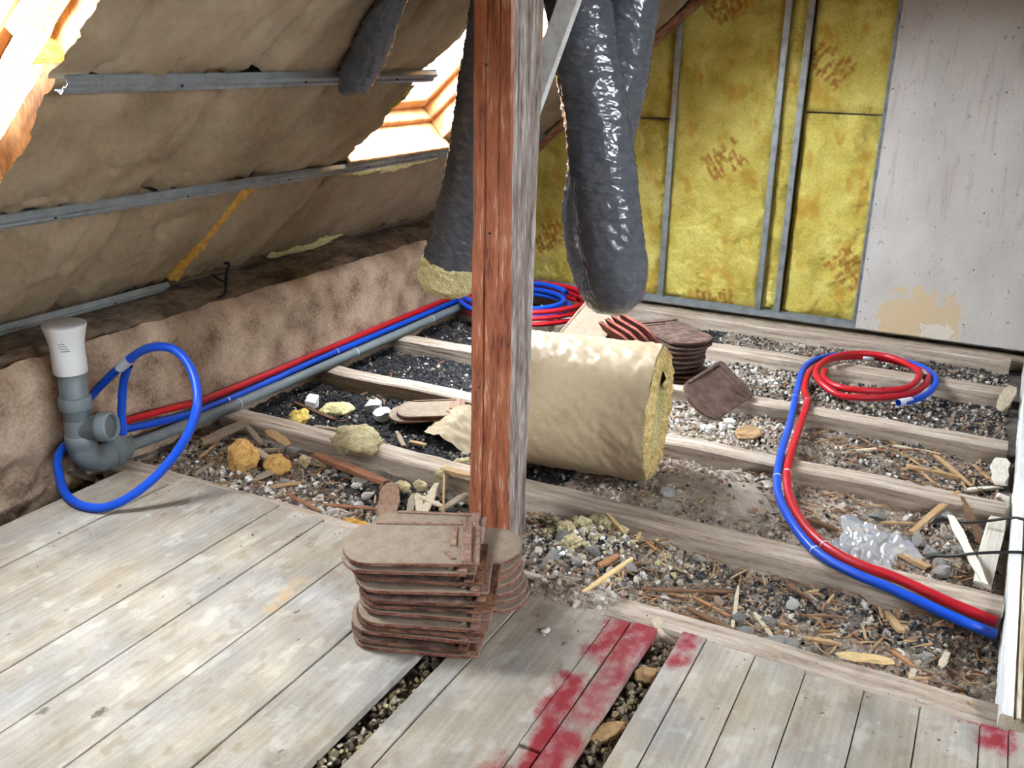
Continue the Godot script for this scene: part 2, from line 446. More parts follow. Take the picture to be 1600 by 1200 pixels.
func dab(im: Image, w: int, h: int, x: float, z: float, rad: float, c: Color, k: float, n: FastNoiseLite) -> void:
	var ci := int((x + 3.0) / 3.5 * w)
	var cj := int((z + 2.5) / 2.0 * h)
	var ri := int(rad / 3.5 * w * 2.0) + 2
	for j in range(maxi(cj - ri, 0), mini(cj + ri, h)):
		for i in range(maxi(ci - ri, 0), mini(ci + ri, w)):
			var d := Vector2((i - ci) * 3.5 / w, (j - cj) * 2.0 / h * 0.6).length() / rad
			d += 0.5 * n.get_noise_2d(i * 0.12, j * 0.12)
			if d < 1.0: im.set_pixel(i, j, im.get_pixel(i, j).lerp(c, k * minf(1.0, (1.0 - d) * 2.5)))

func stroke(im: Image, w: int, h: int, s: Array, n3: FastNoiseLite, n4: FastNoiseLite, col := Color(0.50, 0.05, 0.10)) -> void:
	var a := Vector2(s[0], s[1])
	var b := Vector2(s[2], s[3])
	var m: float = s[4] * 2.6
	for j in range(maxi(0, int((minf(a.y, b.y) - m + 2.5) / 2.0 * h)), mini(h, int((maxf(a.y, b.y) + m + 2.5) / 2.0 * h))):
		for i in range(maxi(0, int((minf(a.x, b.x) - m + 3.0) / 3.5 * w)), mini(w, int((maxf(a.x, b.x) + m + 3.0) / 3.5 * w))):
			var p := Vector2(-3.0 + 3.5 * i / w, -2.5 + 2.0 * j / h)
			var q := Geometry2D.get_closest_point_to_segment(p, a, b)
			var d: float = p.distance_to(q) / s[4] + 0.75 * n4.get_noise_2d(p.x * 22.0, p.y * 14.0) + 0.6 * n3.get_noise_2d(p.x * 260.0, p.y * 160.0)
			var k: float = s[5] * (0.8 + 0.9 * n4.get_noise_2d(p.x * 14.0 + 30.0, p.y * 11.0)) * clampf(1.15 - d * 0.62, 0.0, 0.92)
			if k > 0.02: im.set_pixel(i, j, im.get_pixel(i, j).lerp(col, minf(k, 0.88)))

# glass wool face with the maker's brown print, mapped over x -3.2 .. 0.8, y 0 .. 4
func wool_texture() -> ImageTexture:
	var n := 900
	var out := PackedByteArray()
	out.resize(n * n * 3)
	var n1 := noise(121, 1.0, 4)
	var n2 := noise(122, 1.0, 3)
	var cols := [Color(0.56, 0.49, 0.17), Color(0.70, 0.63, 0.28), Color(0.77, 0.715, 0.37), Color(0.85, 0.81, 0.48)]
	for j in n:
		var y := 4.0 - 4.0 * j / n
		for i in n:
			var x := -3.2 + 4.0 * i / n
			var v := 0.55 + 0.5 * n1.get_noise_2d(x * 3.5, y * 3.0) + 0.30 * n2.get_noise_2d(x * 60.0, y * 60.0)
			var c := stops_at(cols, v)
			var o := n2.get_noise_2d(x * 5.0 + 70, y * 3.0)
			if o > 0.22: c = c.lerp(Color(0.66, 0.44, 0.10), minf((o - 0.22) * 1.4, 0.4))
			out[(j * n + i) * 3] = int(clampf(c.r, 0, 1) * 255); out[(j * n + i) * 3 + 1] = int(clampf(c.g, 0, 1) * 255); out[(j * n + i) * 3 + 2] = int(clampf(c.b, 0, 1) * 255)
	var im := Image.create_from_data(n, n, false, Image.FORMAT_RGB8, out)
	# print: two lines of blurred block letters, set aslant
	for s in [[-1.0, 1.56, -0.62], [-1.58, 0.97, 0.60], [-0.74, 0.36, -0.75], [-1.56, 0.04, 0.1], [-2.80, 0.36, 0.5], [-1.66, 1.9, 0.55]]:
		var r := RandomNumberGenerator.new()
		r.seed = int(s[0] * 100) + 999
		var bx := Vector2(cos(s[2]), sin(s[2]))
		var by := Vector2(-bx.y, bx.x)
		for line in 3:
			for k in 7:
				if r.randf() < 0.12: continue
				var c0: Vector2 = Vector2(s[0], s[1]) + bx * (k - 3) * 0.036 + by * (line - 1) * 0.062
				for t in 3:
					var e := c0 + bx * r.randf_range(-0.012, 0.012) + by * r.randf_range(-0.022, 0.022)
					var hw := 0.010 if t < 2 else 0.017
					var hh := 0.024 if t < 2 else 0.009
					for dj in range(-9, 10):
						for di in range(-9, 10):
							var q := Vector2(di, dj) * 4.0 / n
							if absf(q.dot(bx)) < hw and absf(q.dot(by)) < hh:
								var ii := int((e.x + q.x + 3.2) / 4.0 * n)
								var jj := int((4.0 - e.y - q.y) / 4.0 * n)
								if ii >= 0 and jj >= 0 and ii < n and jj < n:
									im.set_pixel(ii, jj, im.get_pixel(ii, jj).lerp(Color(0.53, 0.31, 0.09), 0.36))
	im.generate_mipmaps()
	return ImageTexture.create_from_image(im)

# plasterboard face with scuffs, rusty drips and the torn tan patch at its foot; x -0.64 .. 0.56, y 0 .. 2.4
func board_texture() -> ImageTexture:
	var w := 512
	var h := 1024
	var out := PackedByteArray()
	out.resize(w * h * 3)
	var n1 := noise(131, 1.0, 4)
	var n2 := noise(132, 1.0, 3)
	for j in h:
		var y := 2.4 - 2.4 * j / h
		for i in w:
			var x := -0.64 + 1.2 * i / w
			var v := 0.715 + 0.05 * n1.get_noise_2d(x * 3.0, y * 2.0) + 0.03 * n2.get_noise_2d(x * 70, y * 70)
			var c := Color(v + 0.016, v - 0.006, v - 0.032)
			var dr := n2.get_noise_2d(x * 16.0, y * 1.6)
			if dr > 0.25 and y > 0.7: c = c.lerp(Color(0.62, 0.50, 0.46), minf((dr - 0.25) * 1.1, 0.25))
			var sp := n1.get_noise_2d(x * 26.0 + 9.0, y * 14.0)
			if sp > 0.48: c = c.lerp(Color(0.45, 0.40, 0.38), minf((sp - 0.48) * 3.0, 0.5))
			var e := Vector2((x + 0.30) / 0.25, (y - 0.10) / 0.21).length() + 0.5 * n1.get_noise_2d(x * 9.0, y * 9.0)
			if e < 1.0: c = c.lerp(Color(0.78, 0.68, 0.53), minf((1.0 - e) * 6.0, 0.85))
			var e2 := Vector2((x + 0.18) / 0.09, (y - 0.05) / 0.06).length() + 0.5 * n1.get_noise_2d(x * 20.0, y * 20.0)
			if e2 < 1.0: c = c.lerp(Color(0.82, 0.80, 0.76), 0.8)
			out[(j * w + i) * 3] = int(c.r * 255); out[(j * w + i) * 3 + 1] = int(c.g * 255); out[(j * w + i) * 3 + 2] = int(c.b * 255)
	var im := Image.create_from_data(w, h, false, Image.FORMAT_RGB8, out)
	im.generate_mipmaps()
	return ImageTexture.create_from_image(im)

func uv_mat(t: Texture2D, rough := 0.9, bump: Texture2D = null) -> StandardMaterial3D:
	var m := StandardMaterial3D.new()
	m.albedo_texture = t
	m.roughness = rough
	return m

# a chamfered box whose uv is laid flat over the room by the given map (position -> uv)
func mapped_box(at: Vector3, size: Vector3, ch: float, map: Callable) -> ArrayMesh:
	var st := new_st()
	add_cbox(st, at, size, ch)
	st.generate_normals()
	var a := st.commit_to_arrays()
	var v: PackedVector3Array = a[Mesh.ARRAY_VERTEX]
	var uv := PackedVector2Array()
	for p in v: uv.append(map.call(p))
	a[Mesh.ARRAY_TEX_UV] = uv
	var m := ArrayMesh.new()
	m.add_surface_from_arrays(Mesh.PRIMITIVE_TRIANGLES, a)
	return m

# ------------------------------------------------------------------ ground between the joists
func hill(x: float, z: float, cx: float, cz: float, sx: float, sz: float) -> float:
	var a := (x - cx) / sx
	var b := (z - cz) / sz
	return exp(-(a * a + b * b))

func ground(x: float, z: float) -> float:
	var y := -0.108 + 0.022 * gn.get_noise_2d(x * 3.0, z * 3.0) + 0.012 * gn.get_noise_2d(x * 14.0, z * 14.0)
	y += 0.062 * hill(x, z, -1.05, -2.82, 0.30, 0.17)
	y += 0.066 * hill(x, z, -0.80, -3.45, 0.36, 0.24)
	y += 0.04 * hill(x, z, -1.0, -4.15, 0.5, 0.2)
	y += 0.045 * hill(x, z, -2.75, -2.75, 0.4, 0.3)
	y += 0.105 * hill(x, z, -1.0, -2.40, 0.28, 0.13) + 0.02 * hill(x, z, -0.75, -2.48, 0.4, 0.10)
	y += 0.025 * hill(x, z, -0.9, -4.9, 0.6, 0.4)
	if z > -2.32: y = -0.042 + 0.010 * gn.get_noise_2d(x * 30.0, z * 30.0)
	return y

# how cindery (black) the fill is at a place, 0..1
func cinder(x: float, z: float) -> float:
	var k := 0.0
	if x < -1.4 and z < -3.15: k = 0.93
	elif x < -1.6 and z < -2.5: k = 0.25 + 0.72 * hill(x, z, -1.98, -2.84, 0.30, 0.12)
	if x > -0.45 and z < -4.4: k = maxf(k, 0.55)
	elif x > -0.45 and z < -3.85: k = maxf(k, 0.34)
	elif x > -1.4 and z < -4.4: k = maxf(k, 0.28)
	if z > -2.96 and x > -0.75 and z < -2.72: k = maxf(k, 0.42)
	if z > -2.96 and x > -1.35 and x < -0.75: k = maxf(k, 0.3)
	if z > -2.4: k = 0.3
	if x > -1.4 and x < -0.6 and z > -2.5: k = 0.0
	return clampf(k + 0.25 * gn.get_noise_2d(x * 8.0 + 50.0, z * 8.0), 0.0, 1.0)

func _ready() -> void:
	rng.seed = 20
	# ---------------------------------------------------------------- camera, sky, exposure
	var cam := Camera3D.new()
	cam.name = "camera"
	add_child(cam)
	cam.position = Vector3(0, 1.6, 0)
	cam.rotation = Vector3(-0.34091, 0.467691, 0.019763)
	cam.fov = 44.556
	cam.near = 0.05
	cam.current = true
	var we := WorldEnvironment.new()
	we.name = "environment"
	var env := Environment.new()
	var sm := ProceduralSkyMaterial.new()
	sm.sky_top_color = Color(0.93, 0.965, 1.0)
	sm.sky_horizon_color = Color(0.93, 0.965, 1.0)
	sm.ground_horizon_color = Color(0.42, 0.42, 0.40)
	sm.ground_bottom_color = Color(0.36, 0.36, 0.34)
	sm.sky_energy_multiplier = 8.0
	sm.ground_energy_multiplier = 2.0
	sm.sun_angle_max = 0.0
	var sky := Sky.new()
	sky.sky_material = sm
	env.background_mode = Environment.BG_SKY
	env.sky = sky
	env.tonemap_mode = Environment.TONE_MAPPER_LINEAR
	env.tonemap_exposure = 0.78
	env.sdfgi_enabled = true
	env.ssao_enabled = true
	env.ssil_enabled = true
	we.environment = env
	add_child(we)

	gn = noise(301, 1.0, 3)
	wn = noise(302, 1.0, 4)
	rn = noise(303, 0.01, 3)
	var c := cos(SA)
	var s := sin(SA)
	slope_l = Transform3D(Basis(Vector3(c, s, 0), Vector3(-s, c, 0), Vector3(0, 0, 1)), Vector3(-2.834, 1.072, 0))
	slope_r = Transform3D(Basis(Vector3(-c, s, 0), Vector3(s, c, 0), Vector3(0, 0, -1)), Vector3(4.034, 1.072, 0))
	make_materials()
	build_floor()
	build_walls()
	build_roof()
	build_back_wall()
	build_post()
	build_beam()
	build_ducts()
	build_roll()
	build_tiles()
	build_pipes()
	build_hoses()
	build_rubble()
	build_debris()
	single_out()

# things that would share a label are told apart by their place in the row or stack
func single_out() -> void:
	var same := {}
	for o in get_children():
		if o.has_meta("label") and o.has_meta("category"):
			var l: String = o.get_meta("label")
			if not same.has(l): same[l] = []
			same[l].append(o)
	var nth := ["first", "second", "third", "fourth", "fifth", "sixth", "seventh", "eighth", "ninth", "tenth", "eleventh", "twelfth", "thirteenth", "fourteenth", "fifteenth", "sixteenth"]
	for l in same:
		var row: Array = same[l]
		if row.size() < 2: continue
		var heap: bool = l.contains("stack")
		row.sort_custom(func(a, b): return a.position.y < b.position.y if heap else a.position.x < b.position.x)
		for k in row.size():
			row[k].set_meta("label", l + ", " + nth[k] + (" from below" if heap else " from left"))

# ------------------------------------------------------------------ floor, joists
func build_floor() -> void:
	var fl := structure("floor", "worn grey floor boards ending at bare joists with rubble between them")
	var fm := uv_mat(floor_texture(), 0.82)
	fm.normal_enabled = true
	fm.normal_texture = bumps(71, 512, 0.03, 3.0)
	fm.normal_scale = 0.25
	var flat_uv := func(p: Vector3) -> Vector2: return Vector2((p.x + 3.0) / 3.5, (p.z + 2.5) / 2.0)
	var far := 2.6
	var rows := [[-2.905, -2.656, -2.335], [-2.656, -2.41, -2.405], [-2.41, -2.165, -2.40], [-2.165, -1.952, -2.392], [-1.952, -1.715, -2.372], [-1.715, -1.454, -2.36], [-1.454, -1.222, -2.34], [-1.15, -1.084, -2.295], [-0.754, -0.672, -2.322], [-0.605, -0.53, -2.345], [-0.53, -0.385, -2.33], [-0.385, -0.245, -2.325], [-0.245, -0.09, -2.315], [-0.09, 0.05, -2.312], [0.05, 0.193, -2.318], [0.193, 0.258, -2.32], [0.258, 0.41, -2.33]]
	for r in rows:
		var w: float = r[1] - r[0] - (0.004 if r[0] < -0.6 else 0.0028)
		var dy := rng.randf_range(-0.0025, 0.0015)
		obj("plank", mapped_box(Vector3((r[0] + r[1]) / 2, -0.0125 + dy, (r[2] + far) / 2), Vector3(w, 0.025, far - r[2]), 0.002, flat_uv), fm, fl)
	# the wide board with a broken corner, and the lower strip beside it
	obj("plank", mapped_box(Vector3(-0.949, -0.0125, (-2.30 + far) / 2), Vector3(0.266, 0.025, far + 2.30), 0.002, flat_uv), fm, fl)
	obj("plank", mapped_box(Vector3(-0.785, -0.0125, (-2.31 - 1.69) / 2), Vector3(0.058, 0.025, 0.62), 0.002, flat_uv), fm, fl)
	obj("plank", mapped_box(Vector3(-0.785, -0.019, (-1.685 + far) / 2), Vector3(0.056, 0.025, far + 1.685), 0.002, flat_uv), fm, fl)
	# boards to the right of the frame timber
	var gm: Material = M.joist
	var pm := cbox(Vector3(0.246, 0.025, 8.7), 0.002)
	for k in 16:
		obj("plank", pm, M.w_dust, fl, Transform3D(Basis.IDENTITY, Vector3(0.54 + k * 0.25, -0.0125, -1.75)))
	# joists
	var js := [[-2.415, 0.11], [-3.05, 0.12], [-3.815, 0.11], [-4.51, 0.11], [-5.31, 0.13], [-5.93, 0.10]]
	var jm := [M.joist, M.joist, M.joist, M.joist, M.joist, M.joist]
	for k in js.size():
		var wdt: float = js[k][1]
		var n := 60
		var st := new_st()
		var prev := []
		for i in n + 1:
			var x := -3.06 + 3.30 * i / n
			var dy := 0.006 * gn.get_noise_2d(x * 2.0 + k * 30, 3.0)
			var dz := 0.008 * gn.get_noise_2d(x * 3.0 + k * 30, 9.0)
			var t := -0.027 + dy
			var ring := [Vector3(x, -0.22, -wdt / 2), Vector3(x, t - 0.008, -wdt / 2 + dz), Vector3(x, t, -wdt / 2 + 0.008 + dz), Vector3(x, t, wdt / 2 - 0.008 + dz), Vector3(x, t - 0.008 - 0.004 * absf(dz) * 100, wdt / 2 + dz), Vector3(x, -0.22, wdt / 2)]
			if i > 0:
				for q in 6:
					quad(st, prev[q], prev[(q + 1) % 6], ring[(q + 1) % 6], ring[q], Vector3(x, -0.12, 0))
			else:
				for q in range(1, 5): tri(st, ring[0], ring[q], ring[q + 1], Vector3(x + 1, -0.1, 0))
			prev = ring
		for q in range(1, 5): tri(st, prev[0], prev[q], prev[q + 1], Vector3(0, -0.1, 0))
		var skew: float = [0.0, -0.022, -0.012, -0.008, 0.0, 0.0][k]
		obj("joist", done(st), jm[k], fl, Transform3D(Basis(Vector3.UP, skew), Vector3(0, 0, js[k][0] - (1.4 * skew if k > 0 else 0.0))))
	# lathing and plaster underneath
	obj("subfloor", cbox(Vector3(9.0, 0.08, 9.2), 0.01), M.masonry, fl, Transform3D(Basis.IDENTITY, Vector3(0.5, -0.26, -1.75)))
	# earth and dust between the joists
	var nx := 150
	var nz := 170
	var pts := PackedVector3Array()
	var cols := PackedColorArray()
	for j in nz + 1:
		for i in nx + 1:
			var x := -3.16 + 3.55 * i / nx
			var z := -6.12 + 3.86 * j / nz
			pts.append(Vector3(x, ground(x, z), z))
			var k := cinder(x, z)
			var dusty := Color(0.76, 0.695, 0.63).lerp(Color(0.66, 0.585, 0.505), 0.5 + gn.get_noise_2d(x * 5.0, z * 5.0))
			dusty = dusty.lerp(Color(0.77, 0.71, 0.65), clampf(hill(x, z, -0.75, -3.45, 0.4, 0.25) + hill(x, z, -0.9, -2.4, 0.4, 0.12), 0, 1))
			cols.append(sl(dusty.lerp(Color(0.11, 0.11, 0.12), clampf(k, 0, 1))))
	obj("dust_bed", sheet(nx, nz, pts, PackedVector2Array(), cols), M.ground, fl)
	for g in [[-1.25, -1.13], [-0.69, -0.59]]:
		var p2 := PackedVector3Array()
		var c2 := PackedColorArray()
		for j in 81:
			for i in 7:
				var x: float = lerpf(g[0], g[1], i / 6.0)
				var z := -2.3 + 1.9 * j / 80.0
				p2.append(Vector3(x, ground(x, maxf(z, -2.31)) - 0.01, z))
				c2.append(sl(Color(0.56, 0.49, 0.41)))
		obj("dust_bed", sheet(6, 80, p2, PackedVector2Array(), c2), M.ground, fl)

# ------------------------------------------------------------------ walls of the shell
func build_walls() -> void:
	var wl := structure("wall_left", "low rough plastered wall under the roof slope with crumbling stones at its foot")
	# rough face with a ragged top edge; stones show at the foot near the camera
	var cell := FastNoiseLite.new()
	cell.noise_type = FastNoiseLite.TYPE_CELLULAR
	cell.cellular_return_type = FastNoiseLite.RETURN_DISTANCE2_SUB
	cell.seed = 5
	cell.frequency = 1.0
	var nz := 480
	var ny := 44
	var pts := PackedVector3Array()
	for j in ny + 1:
		for i in nz + 1:
			var z := 2.6 - 8.75 * i / nz
			var t := float(j) / ny
			var x := -3.125
			var y := -0.24 + t * 0.70
			x += 0.012 * wn.get_noise_2d(z * 0.9, y * 1.2) + 0.004 * gn.get_noise_2d(z * 3.0, y * 3.0)
			var low := clampf((0.11 + 0.05 * wn.get_noise_2d(z * 4.0, 5.0) - y) / 0.05, 0.0, 1.0) * clampf((z + 2.75) / 0.3, 0.0, 1.0)
			if low > 0.0:
				var e: float = clampf((cell.get_noise_2d(z * 6.0, y * 7.0) + 1.0) * 3.5, 0.0, 1.0)
				x -= low * (0.05 - 0.035 * e)
			var top := clampf((t - 0.9) / 0.1, 0.0, 1.0)
			x -= top * top * 0.05
			y += top * 0.015 * wn.get_noise_2d(z * 5.0, 77.0)
			pts.append(Vector3(x, y, z))
	obj("plaster_face", sheet(nz, ny, pts), M.plaster, wl)
	obj("wall_core", cbox(Vector3(0.42, 0.66, 8.9), 0.01), M.masonry, wl, Transform3D(Basis.IDENTITY, Vector3(-3.40, 0.08, -1.8)))
	# ledge: broken mortar sloping back to the timber plate
	pts = PackedVector3Array()
	var nl := 16
	for j in nl + 1:
		for i in nz + 1:
			var z := 2.6 - 8.75 * i / nz
			var t := float(j) / nl
			var x := -3.165 - 0.30 * t
			var y := 0.445 + 0.075 * t + 0.012 * wn.get_noise_2d(z * 3.0, t * 2.0)
			if t < 0.3: y -= 0.03 * sin(t / 0.3 * PI)
			pts.append(Vector3(x, y, z))
	obj("mortar_ledge", sheet(nz, nl, pts), M.soot, wl)
	var plate := obj("wall_plate", cbox(Vector3(0.16, 0.12, 8.8), 0.012), M.deck, wl, Transform3D(Basis.IDENTITY, Vector3(-3.52, 0.49, -1.8)))
	plate.set_meta("label", "old timber wall plate on top of the wall")
	var wr := structure("wall_right", "low plastered wall under the far roof slope")
	obj("plaster_face", cbox(Vector3(0.3, 1.6, 9.2), 0.01), M.masonry, wr, Transform3D(Basis.IDENTITY, Vector3(4.55, 0.5, -1.75)))
	var wf := structure("wall_front", "plastered gable wall behind the viewer")
	obj("plaster_face", cbox(Vector3(9.0, 4.8, 0.3), 0.01), M.masonry, wf, Transform3D(Basis.IDENTITY, Vector3(0.5, 2.1, 2.75)))

# ------------------------------------------------------------------ roof slopes
func batt(parent: Node3D, u0: float, u1: float, z0: float, z1: float, seed_: int, sag := 0.03, rag := 0.012, tuck0 := true, tuck1 := true) -> void:
	var nu := int((u1 - u0) / 0.016)
	var nz := int(absf(z1 - z0) / 0.016)
	var pts := PackedVector3Array()
	for j in nz + 1:
		for i in nu + 1:
			var a := float(i) / nu
			var b := float(j) / nz
			var u := lerpf(u0, u1, a)
			var z := lerpf(z0, z1, b)
			if j == 0 or j == nz: z += rag * wn.get_noise_2d(u * 14.0, seed_ * 9.0 + j)
			if i == 0 or i == nu: u += rag * wn.get_noise_2d(z * 14.0, seed_ * 5.0 + i)
			var n := -sag * sin(a * PI) * (0.75 + 0.25 * sin(b * PI)) - 0.012 * sin(b * PI)
			n += 0.012 * wn.get_noise_2d(u * 4.0 + seed_, z * 4.0)
			# long slack folds running across the batt
			var q := wn.get_noise_2d(u * 1.3 + z * 2.8 + seed_ * 3.0, z * 1.2 - u * 1.0)
			n += 0.022 * (1.0 - absf(q) * 2.2) * clampf((absf(q) - 0.0) * 40.0, 0.0, 1.0) * 0.35
			n += 0.016 * exp(-q * q * 320.0)
			var q2 := wn.get_noise_2d(u * 3.3 - z * 1.5 + seed_ * 7.0, z * 3.0 + 40.0)
			n -= 0.006 * exp(-q2 * q2 * 260.0)
			# tucked-in edges between neighbouring batts
			if tuck0: n += 0.045 * exp(-b * nz * 0.016 / 0.02)
			if tuck1: n += 0.045 * exp(-(1.0 - b) * nz * 0.016 / 0.02)
			pts.append(Vector3(u, n, z))
	var k := obj("kraft_facing", sheet(nu, nz, pts), M.kraft, parent)
	# glass wool slab behind the paper, ragged rim
	var rim := PackedVector3Array()
	var segs := 80
	for lay in 4:
		for q in segs + 1:
			var f := float(q % segs) / segs * 4.0
			var e := f - floorf(f)
			var uu := 0.0
			var zz := 0.0
			match int(f):
				0: uu = lerpf(u0, u1, e); zz = z0
				1: uu = u1; zz = lerpf(z0, z1, e)
				2: uu = lerpf(u1, u0, e); zz = z1
				_: uu = u0; zz = lerpf(z1, z0, e)
			var jut := 0.008 + 0.012 * wn.get_noise_3d(uu * 12.0, zz * 12.0, lay * 3.0 + seed_)
			var du := signf(uu - (u0 + u1) / 2) * jut if absf(absf(uu - (u0 + u1) / 2) - (u1 - u0) / 2) < 0.001 else 0.0
			var dz := signf(zz - (z0 + z1) / 2) * jut if absf(absf(zz - (z0 + z1) / 2) - absf(z1 - z0) / 2) < 0.001 else 0.0
			rim.append(Vector3(uu + du, [0.05, 0.09, 0.13, 0.18][lay], zz + dz))
	obj("glass_wool", sheet(segs, 3, rim), M.wool, k)

func deck(parent: Node3D, holes: Array, z0: float, z1: float, ub: float, ut: float, h0: float, h1: float, n: float, m: Material) -> void:
	var cells := [[ub, h0, z0, z1], [h1, ut, z0, z1]]
	var at := z0
	for hl in holes:
		cells.append([h0, h1, at, hl[0]])
		at = hl[1]
	cells.append([h0, h1, at, z1])
	for q in cells:
		obj("roof_deck", cbox(Vector3(q[1] - q[0] + 0.002, 0.04, q[3] - q[2] + 0.002), 0.001), m, parent, Transform3D(Basis.IDENTITY, Vector3((q[0] + q[1]) / 2, n, (q[2] + q[3]) / 2)))

func skylight(called: String, label: String, xf: Transform3D, u0: float, u1: float, z0: float, z1: float, n0 := 0.06, deep := 0.12) -> Node3D:
	var w := structure(called, label)
	w.transform = xf
	var uc := (u0 + u1) / 2
	var zc := (z0 + z1) / 2
	var du := u1 - u0
	var dz := z1 - z0
	# fixed frame
	for e in [[Vector3(u0 + 0.03, n0 + 0.14, zc), Vector3(0.06, 0.11, dz)], [Vector3(u1 - 0.03, n0 + 0.14, zc), Vector3(0.06, 0.11, dz)], [Vector3(uc, n0 + 0.14, z0 + 0.03), Vector3(du - 0.12, 0.11, 0.06)], [Vector3(uc, n0 + 0.14, z1 - 0.03), Vector3(du - 0.12, 0.11, 0.06)]]:
		obj("frame_bar", cbox(e[1], 0.006, e[0]), M.pine, w)
	# lining boards out to the insulation
	for e in [[Vector3(u0 + 0.012, n0 + 0.09 - deep / 2, zc), Vector3(0.022, deep, dz + 0.02)], [Vector3(u1 - 0.012, n0 + 0.09 - deep / 2, zc), Vector3(0.022, deep, dz + 0.02)], [Vector3(uc, n0 + 0.03, z0 + 0.012), Vector3(du - 0.05, 0.12, 0.022)], [Vector3(uc, n0 + 0.03, z1 - 0.012), Vector3(du - 0.05, 0.12, 0.022)]]:
		obj("lining_board", cbox(e[1], 0.004, e[0]), M.pine, w)
	# sash and pane
	for e in [[Vector3(u0 + 0.095, n0 + 0.18, zc), Vector3(0.07, 0.05, dz - 0.12)], [Vector3(u1 - 0.095, n0 + 0.18, zc), Vector3(0.07, 0.05, dz - 0.12)], [Vector3(uc, n0 + 0.18, z0 + 0.085), Vector3(du - 0.26, 0.05, 0.05)], [Vector3(uc, n0 + 0.18, z1 - 0.085), Vector3(du - 0.26, 0.05, 0.05)]]:
		obj("sash_bar", cbox(e[1], 0.006, e[0]), M.pine, w)
	obj("pane", cbox(Vector3(du - 0.24, 0.006, dz - 0.2), 0.001, Vector3(uc, n0 + 0.19, zc)), M.glass, w)
	return w

